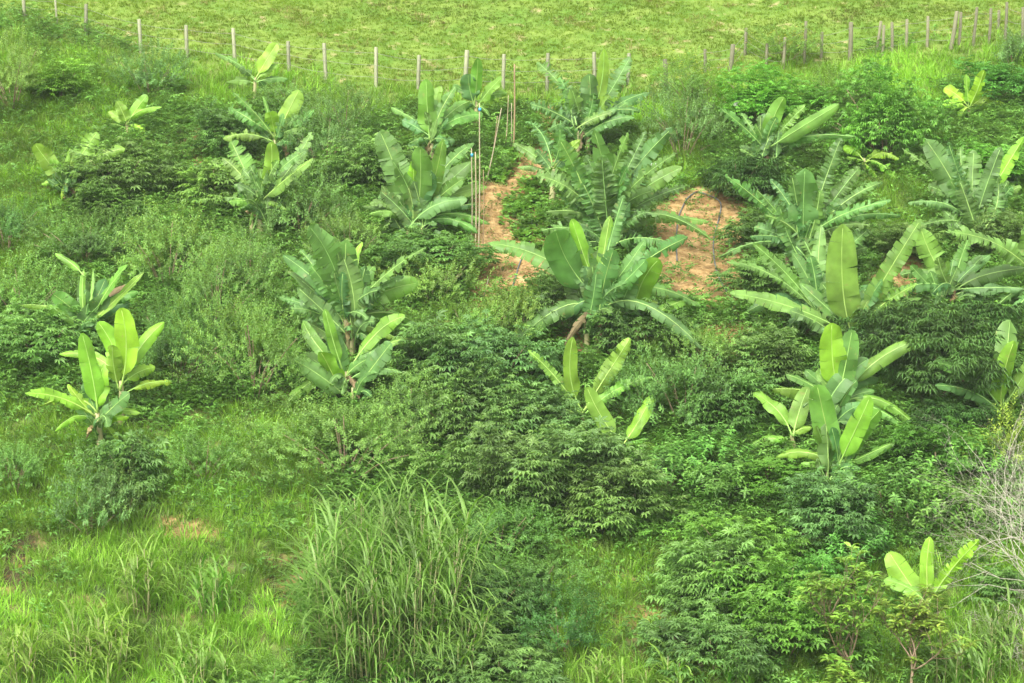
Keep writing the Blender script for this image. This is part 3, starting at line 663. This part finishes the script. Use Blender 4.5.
banana(430, 172, 431, 138, [(426, 79, W(19, age=.5, torn=.1, face=(.1, 1), dy=-.2)), (440, 86, W(15, age=.3)), (456, 86, W(11, age=.3)), (470, 101, W(14)), (483, 115, W(15)), (391, 107, W(10, torn=.5)), (408, 144, W(12)), (402, 120, W(12, age=0)), (455, 140, W(14, age=0))],
       'banana with one tall broad leaf just behind the large full one by the stakes', .2, .3)
banana(474, 130, 476, 102, [(478, 58, W(12, age=.5, torn=.05, face=(.1, 1))), (468, 74, W(18, age=.05, torn=.1, face=(.2, 1))), (502, 77, W(13, age=.4)), (507, 93, W(10, age=.4)), (453, 85, W(9, age=.1)), (489, 116, W(9)), (460, 112, W(10, age=0))],
       'small banana at the top of the stake row, below the grey fence posts', .25, .2)
banana(588, 160, 586, 126, [(604, 49, W(12, age=.5, torn=.05, face=(.1, 1))), (630, 57, W(18, torn=.6, face=(.3, 1))), (650, 92, W(16, torn=.4, rise=.25)), (537, 62, W(16, torn=.9, rise=.3)), (560, 77, W(15, torn=.8)), (572, 89, W(17, torn=.3)), (589, 74, W(20, torn=.1, age=.05, face=(.1, 1), dy=-.4)), (609, 95, W(14, age=.3)), (624, 122, W(16, torn=.5)), (584, 112, W(10, age=.7)), (530, 104, W(15, torn=.9, age=0)), (548, 130, W(18, torn=.9, age=0)), (640, 112, W(14, torn=.6)), (560, 110, W(18, torn=.8, age=0))],
       'tall ragged banana highest at upper centre, leaves crossing the fence posts', .1, .65)
banana(550, 206, 553, 168, [(514, 143, W(13, torn=.4, rise=.45)), (526, 121, W(14, torn=.8, rise=.4)), (517, 167, W(10)), (560, 128, W(13, torn=.6)), (548, 186, W(13, torn=.7, age=0)), (536, 150, W(15, torn=.6, age=0)), (570, 150, W(14, age=0)), (580, 140, W(10, age=.6))],
       'slender torn banana on the right side of the bare soil strip', .12, .6)
banana(600, 260, 600, 226, [(594, 130, W(26, torn=.25, face=(.1, 1), dy=-.6)), (560, 140, W(18, torn=.5, face=(.1, 1))), (672, 128, W(20, torn=.35, face=(.1, 1))), (628, 133, W(15, torn=.7)), (682, 167, W(18, torn=.3, rise=.25)), (685, 186, W(14, torn=.7)), (709, 222, W(16, torn=.5, rise=.35)), (646, 131, W(14, torn=.9, age=0)), (554, 185, W(18, torn=.6)), (626, 181, W(22, torn=.6, age=.15, face=(.1, 1), dy=-.6)), (677, 153, W(14, torn=.8)), (546, 212, W(12, torn=.4, rise=.4)), (610, 165, W(18, age=.55, torn=.1, face=(.1, 1))), (575, 160, W(20, torn=.8)), (712, 240, W(13, torn=.5)), (660, 215, W(16, torn=.8, age=0)), (640, 235, W(16, torn=.8, age=0)), (580, 200, W(16, torn=.5, age=0)), (655, 190, W(17, torn=.5))],
       'huge ragged banana clump filling the upper centre between the bare patches', .1, .6)
banana(598, 358, 597, 300, [(556, 231, W(36, torn=.08, face=(.1, 1), age=.12, dy=-.7)), (572, 219, W(15, age=.8, torn=.03, face=(.1, 1), o=(595, 285))), (610, 216, W(14, age=.55, torn=.05, face=(.1, 1))), (489, 243, W(22, torn=.4, rise=.3, face=(.4, .8))), (507, 354, W(22, torn=.25, rise=.5, face=(.6, .8))), (688, 237, W(18, torn=.5, rise=.2)), (624, 195, W(17, torn=.6, age=0)), (622, 285, W(24, torn=.8, age=0, dy=-1.)), (704, 350, W(16, torn=.3, rise=.6, age=0)), (701, 306, W(16, torn=.5, rise=.5)), (560, 320, W(16, age=0, torn=.3)), (640, 315, W(16, age=0)), (585, 250, W(20, age=.2, torn=.2)), (565, 345, W(8, dead=True)), (618, 345, W(8, dead=True)), (645, 240, W(15, torn=.4))],
       'big central banana with long arching leaves reaching over the orange soil', .12, .4)
banana(637, 356, 636, 332, [(659, 259, W(26, age=.6, torn=.08, face=(.1, 1))), (624, 288, W(18, age=.4, torn=.05, face=(.1, 1))), (648, 318, W(10, age=.6)), (690, 299, W(14, torn=.5)), (655, 300, W(16, age=.4))],
       'young banana with one folded bright leaf at the right of the big central banana', .4, .15)
banana(583, 434, 582, 414, [(573, 337, W(15, age=.55, torn=.03, face=(.1, 1))), (630, 338, W(17, age=.5, torn=.35, face=(.2, 1))), (652, 377, W(12, age=.5, torn=.6)), (528, 350, W(11, torn=.6)), (539, 409, W(8)), (557, 376, W(17, age=.2, torn=.3)), (600, 425, W(8)), (565, 398, W(12, age=.1))],
       'small banana with upright light leaves below the big central banana', .4, .3)
banana(622, 462, 621, 444, [(587, 387, W(17, age=.45, torn=.05, face=(.2, 1))), (652, 395, W(15, age=.75, torn=.05, face=(.2, 1))), (668, 450, W(9, age=.5)), (605, 440, W(8)), (640, 446, W(9))],
       'young banana with two wide spreading leaves in a V, lower centre', .5, .1)
banana(763, 172, 765, 151, [(784, 97, W(17, torn=.05, age=.4, face=(.1, 1))), (806, 105, W(12, torn=.9)), (839, 104, W(17, torn=.05, age=.4, rise=.05)), (856, 137, W(11, torn=.3, rise=.3)), (720, 108, W(12, torn=.7)), (761, 119, W(4, torn=0)), (741, 113, W(9, torn=.7)), (755, 124, W(11, age=.3)), (814, 142, W(10)), (790, 130, W(13, torn=.6)), (745, 160, W(14, age=0)), (780, 165, W(14, age=0))],
       'banana with two smooth paddle leaves at upper right, left of the rounded shrub', .2, .4)
banana(805, 285, 803, 245, [(805, 169, W(28, torn=.1, face=(.1, 1), dy=-.6)), (841, 138, W(18, torn=.8, age=0, face=(.1, 1))), (860, 167, W(17, torn=.7)), (891, 200, W(14, torn=.7, rise=.2)), (901, 216, W(13, torn=.6, rise=.25)), (725, 175, W(15, torn=.7)), (757, 190, W(13, torn=.8)), (770, 179, W(12, torn=.8, age=0)), (792, 176, W(14, torn=.5)), (719, 257, W(12, torn=.6)), (883, 182, W(12, torn=.7)), (750, 236, W(15, torn=.6)), (820, 190, W(15, torn=.6)), (765, 215, W(18, torn=.7)), (870, 225, W(14, torn=.7)), (840, 205, W(18, torn=.7, age=0))],
       'large pale torn banana clump at upper right, right of the big bare patch', .12, .65)
banana(820, 338, 817, 312, [(821, 225, W(15, torn=.4, face=(.1, 1))), (760, 250, W(18, torn=.5)), (726, 262, W(12, torn=.6)), (745, 313, W(13, torn=.4)), (781, 342, W(14, torn=.4, age=.2)), (753, 243, W(12, torn=.5)), (792, 252, W(16, torn=.4)), (800, 285, W(14, age=0)), (775, 295, W(14, torn=.4, age=0))],
       'greyish torn banana left of the one with the tall dark leaf', .1, .5)
banana(857, 360, 852, 330, [(843, 224, W(31, torn=.06, age=.35, face=(.1, 1), dy=-.6)), (921, 219, W(20, torn=.4, face=(.1, 1))), (730, 293, W(17, torn=.3, rise=.22, face=(.5, .8))), (881, 287, W(12, torn=.4)), (921, 298, W(14, torn=.6)), (800, 283, W(15, torn=.3)), (917, 284, W(13, torn=.7)), (832, 240, W(14, torn=.3, age=.1)), (880, 320, W(14, age=.1)), (868, 300, W(14))],
       'banana with one tall dark green wavy leaf and yellow leaf stalks at right', .25, .4)
banana(842, 432, 838, 403, [(832, 323, W(26, age=.9, torn=.05, face=(.1, 1), dy=-.4)), (852, 330, W(22, age=.25, torn=.15, dy=-.3)), (926, 338, W(18, age=.4, torn=.05, rise=.15)), (786, 374, W(13, torn=.15, rise=.3)), (772, 389, W(18, torn=.2, rise=.3)), (879, 378, W(18, torn=.1, age=.1, rise=.4)), (893, 406, W(14, age=0, rise=.4)), (917, 428, W(14, rise=.4)), (908, 430, W(12, rise=.4)), (808, 395, W(12))],
       'banana with a bright upright yellow-green leaf, back of the lower right clump', .35, .15)
banana(797, 458, 791, 437, [(753, 393, W(15, torn=.05, age=.55)), (808, 387, W(18, torn=.1, age=.35, face=(.2, 1))), (743, 451, W(13, torn=.1, age=.5)), (758, 453, W(12, age=.4)), (812, 427, W(10, age=.6)), (775, 440, W(9))],
       'small banana with plain oval leaves at the left of the lower right clump', .45, .1)
banana(840, 490, 838, 467, [(817, 385, W(27, torn=.08, age=.4, face=(.1, 1), dy=-.4)), (870, 397, W(20, age=.75, torn=.08, face=(.2, 1))), (880, 410, W(18, age=.45, torn=.2)), (896, 441, W(12, age=.5, torn=.3)), (776, 457, W(12, age=.5, rise=.35)), (801, 463, W(11, age=.5)), (817, 426, W(17, age=.3)), (860, 436, W(16, age=.5)), (832, 440, W(16, age=.2)), (850, 475, W(8))],
       'banana with a broad erect ribbed leaf at the front of the lower right clump', .45, .15)
banana(1003, 432, 1003, 409, [(1010, 320, W(26, age=.3, torn=.15, face=(.1, 1))), (1014, 341, W(20, age=.75, torn=.1, face=(.1, 1), dy=-.5)), (933, 362, W(16, age=.2, torn=.3, rise=.4)), (935, 385, W(16, age=.1, torn=.3, rise=.35)), (1030, 385, W(14)), (985, 355, W(14, age=.2)), (975, 400, W(14)), (1040, 350, W(16))],
       'banana with a large folded bright leaf cut by the right edge', .25, .2)
banana(950, 312, 953, 288, [(921, 229, W(24, age=.4, torn=.35, face=(.1, 1))), (1026, 268, W(19, age=0, torn=.3, rise=.3)), (1024, 288, W(14, age=0, torn=.3, rise=.2)), (985, 292, W(10, age=.5, torn=.5)), (888, 297, W(16, torn=.5)), (900, 275, W(13, torn=.5)), (968, 240, W(14, age=.2)), (1000, 312, W(14, age=0)), (930, 300, W(12, age=0)), (990, 255, W(12, age=0))],
       'banana with long dark horizontal leaves reaching the right edge, upper right', .12, .35)
banana(1046, 320, 1040, 285, [(946, 232, W(20, torn=.6, rise=.4)), (1060, 200, W(22)), (1025, 225, W(20, torn=.4)), (1090, 260, W(18)), (985, 330, W(14, torn=.5)), (1000, 350, W(12, torn=.5)), (1060, 340, W(16))],
       'banana beyond the right edge whose ragged leaf arches into view', .12, .5)
banana(975, 254, 973, 224, [(926, 140, W(26, torn=.3, face=(.1, 1))), (900, 147, W(12, torn=.8)), (974, 150, W(22, torn=.5, face=(.1, 1))), (948, 142, W(14, torn=.9)), (960, 147, W(14, torn=.9)), (1001, 147, W(16, torn=.4, age=0)), (1024, 137, W(14, age=.95, torn=.3)), (1021, 186, W(14, torn=.7)), (908, 203, W(13, torn=.6)), (935, 191, W(15, torn=.8)), (988, 185, W(18, torn=.9)), (950, 180, W(20, torn=.9)), (1018, 215, W(18, torn=.4)), (985, 215, W(14, age=.3)), (915, 228, W(12))],
       'shredded grey-green banana clump high at the right edge', .12, .8)
banana(970, 122, 968, 108, [(944, 88, W(13, age=1, torn=.2, face=(.3, 1))), (943, 105, W(12, age=1, torn=.1, face=(.4, 1))), (1006, 105, W(14, age=1, torn=.1, face=(.4, 1))), (956, 133, W(12, age=1, torn=.4, face=(.3, 1), dy=-.4)), (984, 70, W(13, age=.95, torn=.3, face=(.2, 1))), (966, 74, W(8, age=.6)), (992, 90, W(11, age=.9))],
       'small yellow-leaved banana among shrubs at the top right', 1., .3)
banana(865, 176, 864, 160, [(843, 148, W(11, age=1, rise=.5)), (899, 159, W(11, age=.9, torn=.6, rise=.5)), (898, 184, W(11, age=.9, torn=.9, rise=.5)), (877, 181, W(11, age=1, torn=.8, rise=.5)), (847, 157, W(7, age=.7)), (880, 150, W(5, age=.9))],
       'small yellow-green drooping banana at foot of the tall rounded shrub', .9, .5)
banana(925, 632, 927, 604, [(889, 552, W(27, age=.75, torn=.15, face=(.2, 1))), (930, 537, W(14, age=.8, torn=.03, face=(.1, 1))), (979, 540, W(15, age=.85, torn=.7, face=(.2, 1))), (884, 580, W(18, age=.4, torn=.2)), (950, 580, W(14, age=.5)), (905, 600, W(12, age=.6))],
       'lone bright banana with three erect leaves behind the glossy saplings, bottom right', .7, .2)

# ------------------------------------------------------------------ tall cane grass clumps
def cane(bx, by, nst, hpx, wpx, label, lean=.5, group=None, col=N_):
    b = hit(bx, by); k = ppm(b); h = hpx/k; r = wpx/2/k
    e = empty('cane_grass_clump', b, label, 'tall grass', group); acc = Acc(); st = Acc()
    for _ in range(nst):
        a = random.uniform(0, 6.28); q = r*math.sqrt(random.random())*.75
        p = np.array([q*math.cos(a), q*math.sin(a), 0]); g = float(H(b[0]+p[0], b[1]+p[1]))-b[2]; p[2] = g
        hh = h*random.uniform(.3, .68); d = np.array([math.cos(a), math.sin(a), 0])*lean*random.uniform(0, .5)*hh*.5
        top = p+d+[random.uniform(-.1, .1), random.uniform(-.1, .1), hh]
        if hh > .6: st.tube([p-[0, 0, .1], (p+top)/2+d*-.1, top], [.011, .009, .005], 4)
        for j in range(random.randint(6, 9)):
            t = random.uniform(.15, 1); o0 = p+(top-p)*t; az = random.uniform(0, 6.28); L = min(1.7, h*random.uniform(.35, .6)); lw = random.uniform(.014, .027)
            f = np.array([math.cos(az), math.sin(az), 0]); sd = np.array([-f[1], f[0], 0])*math.cos(.6)+f*.5
            el = random.uniform(.75, 1.3); pts = []; pos = o0.copy(); seg = 6; ang = el; bend = random.uniform(.35, .75)
            for s in range(seg+1):
                pts.append(pos.copy()); pos = pos+(f*math.cos(ang)+np.array([0, 0, math.sin(ang)]))*L/seg; ang -= bend*(s+1)/seg*1.3
            pts = np.array(pts); ww = lw*np.array([.6, 1, 1, .9, .7, .45, .05])[:, None]
            Vv = np.stack([pts-sd*ww, pts+sd*ww], 1).reshape(-1, 3); i = np.arange(seg)*2
            acc.add(Vv, [np.stack([i, i+1, i+3, i+2], -1)], random.random())
    o = link('blades', acc.mesh('blades', M_CANE), e); o.color = (*col, 1)
    if st.n: link('stalks', st.mesh('stalks', M_STEM), e)
cane(388, 655, 270, 188, 185, 'very large clump of tall arching cane grass at bottom centre left', .7)
cane(330, 640, 60, 110, 70, 'left shoulder clump of tall cane grass with dry stalks', .5)
cane(450, 690, 50, 110, 90, 'shorter cane grass clump at the bottom edge right of the large clump', .6)
cane(405, 700, 24, 70, 70, 'low bright cane grass tuft below the large clump', .4, None, YG)
for bx, by, n, h, w, lab in ((140, 615, 16, 95, 34, 'stiff upright bright grass tuft in the lower left meadow'), (215, 620, 14, 85, 40, 'bright grass tuft with long arching blades right of the stiff one'), (22, 690, 14, 95, 30, 'bright upright grass tuft at the left edge of the lower meadow'),
                             (100, 680, 30, 80, 90, 'wide bright grass clump at the bottom of the lower left meadow'), (200, 700, 26, 80, 90, 'wide bright grass clump at the bottom edge, left of the cane grass'), (610, 700, 12, 60, 50, 'bright grass tuft at the bottom edge right of centre'), (668, 700, 14, 70, 60, 'bright grass tuft at bottom edge before the thicket'), (740, 700, 12, 60, 50, 'bright grass tuft below the foreground thicket'),
                             (960, 690, 26, 75, 90, 'grass clump under the glossy saplings at bottom right'), (1010, 670, 24, 80, 70, 'grass clump in the bottom right corner')):
    cane(bx, by, n, h, w, lab, .35, 'bright grass tufts in the foreground', YG if bx < 800 else N_)

# ------------------------------------------------------------------ glossy saplings and bare shrub
def branchy(root, acc, p, d, L, r, lvl, tips, spread=.6, up=.25, kids=(2, 4)):
    n = 4; pts = [p]; dd = d
    for i in range(n): dd = unit(dd+rng.normal(0, .12, 3)+[0, 0, up*.15]); pts.append(pts[-1]+dd*L/n)
    acc.tube(pts, np.linspace(r, r*.6, n+1), 5 if lvl > 1 else 3)
    if lvl == 0: tips.append((pts[-1], dd)); return
    for _ in range(random.randint(*kids)):
        k = random.randint(2, n); nd = unit(dd+rng.normal(0, spread, 3)+[0, 0, up]); branchy(root, acc, pts[k], nd, L*random.uniform(.6, .85), r*.6, lvl-1, tips, spread, up, kids)
    tips.append((pts[-1], dd))
def sapling(bx, by, hpx, label, lean=0.):
    b = hit(bx, by); h = hpx/ppm(b); e = empty('glossy_sapling', b, label, 'sapling', 'glossy-leaved saplings'); acc = Acc(); tips = []
    for s in range(2): branchy(e, acc, np.array([0, 0, -.1]), unit(np.array([lean+random.uniform(-.35, .35), random.uniform(-.2, .2), 1.])), h*.42, .030, 3, tips, .55, .4, (3, 4))
    link('trunk', acc.mesh('trunk', M_TWIG), e); fa = Acc(); lf = leaf_proto(1, .42, .45, .1)
    P = np.array([t[0] for t in tips]); d = np.array([t[1] for t in tips]); n = len(P)
    for k in range(9):
        a = k*2.4+rng.uniform(0, 1, n); f = unit(np.stack([np.cos(a), np.sin(a), a*0+.35], -1)+d*.35)
        Vv, Ff, c = instance(*lf, frames(f, np.array([0, 0, 1.])+rng.normal(0, .25, (n, 3)))*rng.uniform(.12, .19, n)[:, None, None], P-d*.012*k+f*.02)
        fa.add(Vv, Ff, np.repeat(rng.random(n), c))
    link('crown', fa.mesh('crown', M_CRO), e)
sapling(858, 690, 132, 'glossy-leaved sapling with forked brown stems at the bottom, left one', -.25)
sapling(912, 700, 108, 'glossy-leaved sapling in front of the lone bright banana, right one', .2)
sapling(845, 715, 60, 'low glossy-leaved sapling at the bottom edge with yellow new leaves')
def bare(bx, by, hpx, label, lean=-.6):
    b = hit(bx, by); h = hpx/ppm(b); e = empty('bare_shrub', b, label, 'bare shrub'); acc = Acc(); tips = []
    for s in range(9): branchy(e, acc, np.array([0, 0, -.1]), unit(np.array([lean*random.uniform(-.2, 1.4), random.uniform(-.5, .5), .75])), h*.38, .012, 4, tips, .6, .02, (2, 4))
    link('branches', acc.mesh('branches', M_BARE), e)
bare(1062, 610, 230, 'leafless twiggy pale grey shrub leaning in from the right edge')
bare(1045, 655, 100, 'low leafless grey branches in the bottom right corner', -.9)

# ------------------------------------------------------------------ fence, stakes, hose, scraps
def post(parent, tx, ty, bx, by, r, mat, sq, col):
    b = hit(bx, by+3); t = at_depth(tx, ty-3, b[1]); acc = Acc(); n = 4 if sq else 8
    c = parent.location; o = np.array(c)
    pts = [b-o-[0, 0, .4], b-o, (b+t)/2-o+np.array([0.01, 0, 0])*(0 if sq else 1), t-o-(0, 0, .02), t-o]
    acc.tube(pts, [r, r, r*.97, r*.94, r*.7], n); q = link('post', acc.mesh('post', mat), parent); q.color = (*col, 1); return t, b
def fence(name, rows, mat, r, sq, label, wires=True):
    b0 = hit(rows[0][2], rows[0][3]); e = empty(name, b0, label, 'fence'); tops = []
    for q in rows: g = random.uniform(.75, 1.25); tops.append(post(e, *q[:4], q[4] if len(q) > 4 else r, mat, sq, (g, g, g)))
    for f in (.25, .55, .85):
        acc = Acc(); pts = []
        for (t0, b_0), (t1, b_1) in zip(tops[:-1], tops[1:]):
            A = b_0+(t0-b_0)*f; B_ = b_1+(t1-b_1)*f
            for s in np.linspace(0, 1, 5)[:-1]: p = A*(1-s)+B_*s; p = p-[0, r, .04*math.sin(s*math.pi)]; pts.append(p-b0)
        pts.append(tops[-1][1]+(tops[-1][0]-tops[-1][1])*f-[0, r, 0]-b0)
        acc.tube(pts, .005, 3); link('wire', acc.mesh('wire', M_WIRE), e)
fence('wire_fence', [(23, -2, 25, 18), (55, 0, 57, 22, .04), (86, 7, 86, 32), (139, 22, 141, 50), (186, 28, 187, 54), (233, 31, 235, 61), (288, 44, 289, 69), (324, 46, 326, 79), (376, 50, 376, 84), (419, 58, 418, 86), (467, 53, 465, 85, .075), (504, 57, 503, 88), (548, 56, 547, 88), (594, 55, 595, 88), (629, 56, 628, 82)],
      M_CONC, .062, True, 'fence of pale grey square posts with thin wires along the pasture, left half')
fence('wooden_fence', [(665, 62, 666, 90, .07), (705, 52, 705, 70), (733, 47, 730, 70, .075), (746, 31, 745, 52), (767, 46, 766, 62), (785, 40, 783, 66), (806, 24, 804, 60), (822, 35, 821, 56), (851, 25, 850, 57, .075), (881, 24, 876, 51), (884, 28, 882, 54), (892, 25, 892, 50), (907, 22, 906, 47), (928, 19, 927, 44), (957, 14, 951, 46, .07), (961, 15, 959, 42), (977, 10, 973, 42), (991, 11, 989, 40), (999, 13, 998, 26), (1007, 5, 1005, 39), (1023, 10, 1022, 42)],
      M_OLDW, .052, False, 'fence of crooked weathered wooden posts running to the right edge')
def stake(tx, ty, bx, by, r, label, tape=None, col=N_, name='bamboo_stake', dyt=0):
    b = hit(bx, by); t = at_depth(tx, ty, b[1]+dyt); e = empty(name, b, label, 'stake', 'stakes on the slope'); acc = Acc(); s = np.linspace(0, 1, 9)[:, None]
    pts = (-np.array([0, 0, .2]))*(1-s)+(t-b)*s+np.array([.02, 0, 0])*np.sin(s*4); acc.tube(pts, np.linspace(r*.8, r*.6, 9)*np.array([1, 1.1]*4+[1]), 7)
    q = link('pole', acc.mesh('pole', M_BAMB), e); q.color = (*col, 1)
    if tape:
        a = Acc(); d = unit(t-b); pt = (t-b)*tape; a.tube([pt-d*.04, pt+d*.04], r*1.5, 8); link('tape', a.mesh('tape', M_BLUE), e)
WT = (.95, 1.0, 1.05)
stake(480, 103, 478, 261, .024, 'tallest pale stake with a blue band near its top, beside the full banana', .96, WT)
stake(472, 148, 471, 248, .022, 'short pale stake with a blue band, leftmost beside the full banana', .93, WT)
stake(476, 152, 475, 252, .026, 'brown stake between the two blue-banded ones')
stake(484, 170, 482, 256, .016, 'thin brown stake standing just right of the tallest pale stake', None, (.8, .7, .6))
stake(502, 108, 484, 184, .022, 'pale stake leaning left over the upper soil strip', None, WT)
stake(509, 95, 504, 152, .018, 'slim brown stake slanting slightly before the thick forked one')
stake(515, 64, 513, 152, .034, 'thickest brown stake with a frayed top, rising before the fence', None, (.8, .7, .6))
stake(512, 103, 510, 151, .020, 'short white stake touching the thick brown one', None, WT)
stake(498, 116, 490, 160, .017, 'short brown stake left of the slim slanting one', None, (.75, .65, .6))
stake(489, 279, 477, 308, .022, 'grey stick leaning on the lower bare soil strip', None, (.7, .75, .85), 'stick', .4)
stake(908, 513, 908, 535, .024, 'short cut stake standing among the herb bushes at lower right', None, (1.2, 1.2, 1.2))
stake(936, 452, 937, 496, .026, 'brown stake half hidden by herb bushes near the bare shrub')
def hose(pxs, label):
    Pn = np.array([hit(*p)+[0, 0, .05] for p in pxs]); s = np.linspace(0, len(Pn)-1, len(Pn)*6)
    pts = np.stack([np.interp(s, range(len(Pn)), Pn[:, i]) for i in range(3)], -1)
    for _ in range(3): pts[1:-1] = (pts[:-2]+pts[1:-1]+pts[2:])/3
    pts[:, 2] = H(pts[:, 0], pts[:, 1])+.035
    acc = Acc(); acc.tube(pts-Pn[0], .019, 6); o = link('irrigation_hose', acc.mesh('irrigation_hose', M_HOSE, True)); o.location = Pn[0]; tag(o, label, 'hose')
hose([(677, 262), (676, 240), (678, 218), (686, 200), (696, 192), (708, 196), (722, 203), (719, 220), (713, 240), (714, 262), (719, 280), (727, 293)], 'dark hose looping over the large orange bare patch')
hose([(527, 205), (532, 240), (520, 262), (512, 290)], 'dark hose running down the left bare soil strip')
def scrap(px, py, dpt, s, label):
    b = hit(px, py+dpt); c = at_depth(px, py, b[1]-.3); g = 5; V = []
    for i in range(g):
        for j in range(g): V.append([(i/4-.5)*s+.02*math.sin(j*2), .03*math.sin(i*1.7+j), (j/4-.5)*s*.7])
    V = np.array(V); i = (np.arange(g-1)[:, None]*g+np.arange(g-1)[None]).ravel()
    F1 = np.stack([i, i+1, i+g+1, i+g], -1); V = np.vstack([V, V+[0, .006, 0]]); F2 = (F1+g*g)[:, ::-1]
    o = link('white_scrap', mesh_np('white_scrap', V, [np.vstack([F1, F2])], M_WHITE)); o.location = c; tag(o, label, 'scrap')
scrap(736, 104, 26, .17, 'small white scrap caught on the light green shrub below the dark posts')
scrap(654, 165, 3, .16, 'small white scrap on a torn leaf beside the large ragged upper banana')
scrap(951, 225, 6, .10, 'tiny white scrap at foot of the shredded right edge banana')

# ------------------------------------------------------------------ air
hv = np.array([[x, y, z] for x in (-720, 720) for y in (-370, 1120) for z in (float(H(0, -300))-3, CAMZ+46)], float)
hm = mesh_np('haze', hv, [np.array([[0, 1, 3, 2], [4, 6, 7, 5], [0, 4, 5, 1], [2, 3, 7, 6], [0, 2, 6, 4], [1, 5, 7, 3]])], bpy.data.materials.new('haze_air'))
mh = hm.materials[0]; mh.use_nodes = True; mh.node_tree.nodes.clear(); pv = mh.node_tree.nodes.new('ShaderNodeVolumePrincipled')
pv.inputs['Color'].default_value = (.95, .97, 1, 1); pv.inputs['Density'].default_value = .0003; oh = mh.node_tree.nodes.new('ShaderNodeOutputMaterial'); mh.node_tree.links.new(pv.outputs[0], oh.inputs['Volume'])
tag(link('haze', hm), 'faint pale humid air over the whole hillside', 'haze', kind='stuff')
# ------------------------------------------------------------------ light
w = bpy.data.worlds.new('World'); S.world = w; w.use_nodes = True; nt = w.node_tree; nt.nodes.clear()
sky = nt.nodes.new('ShaderNodeTexSky'); sky.sky_type = 'NISHITA'; sky.sun_disc = False
EL, AZ = R(52), R(205)
sky.sun_elevation = EL; sky.sun_rotation = AZ; sky.dust_density = 4; sky.air_density = .8; sky.ozone_density = .5
bg = nt.nodes.new('ShaderNodeBackground'); bg.inputs[1].default_value = .15; hs_ = nt.nodes.new('ShaderNodeHueSaturation'); hs_.inputs['Saturation'].default_value = .12; out = nt.nodes.new('ShaderNodeOutputWorld')
nt.links.new(sky.outputs[0], hs_.inputs['Color']); tn = nt.nodes.new('ShaderNodeMix'); tn.data_type = 'RGBA'; tn.blend_type = 'MULTIPLY'; tn.inputs[0].default_value = 1; tn.inputs[7].default_value = (1, 1, .93, 1); nt.links.new(hs_.outputs[0], tn.inputs[6]); nt.links.new(tn.outputs[2], bg.inputs[0]); nt.links.new(bg.outputs[0], out.inputs[0])
ld = bpy.data.lights.new('sun', 'SUN'); ld.energy = 1.2; ld.angle = R(24); ld.color = (1, .98, .88)
lo = bpy.data.objects.new('sun', ld); COL.objects.link(lo)
dv = Vector((math.sin(AZ)*math.cos(EL), math.cos(AZ)*math.cos(EL), math.sin(EL)))
lo.rotation_euler = dv.to_track_quat('Z', 'Y').to_euler(); lo.location = (0, 20, 60)
S.view_settings.view_transform = 'Standard'; S.view_settings.look = 'None'; S.view_settings.exposure = 1.66; S.view_settings.gamma = 1
S.cycles.max_bounces = 7; S.cycles.diffuse_bounces = 4; S.cycles.transmission_bounces = 4; S.cycles.use_denoising = True
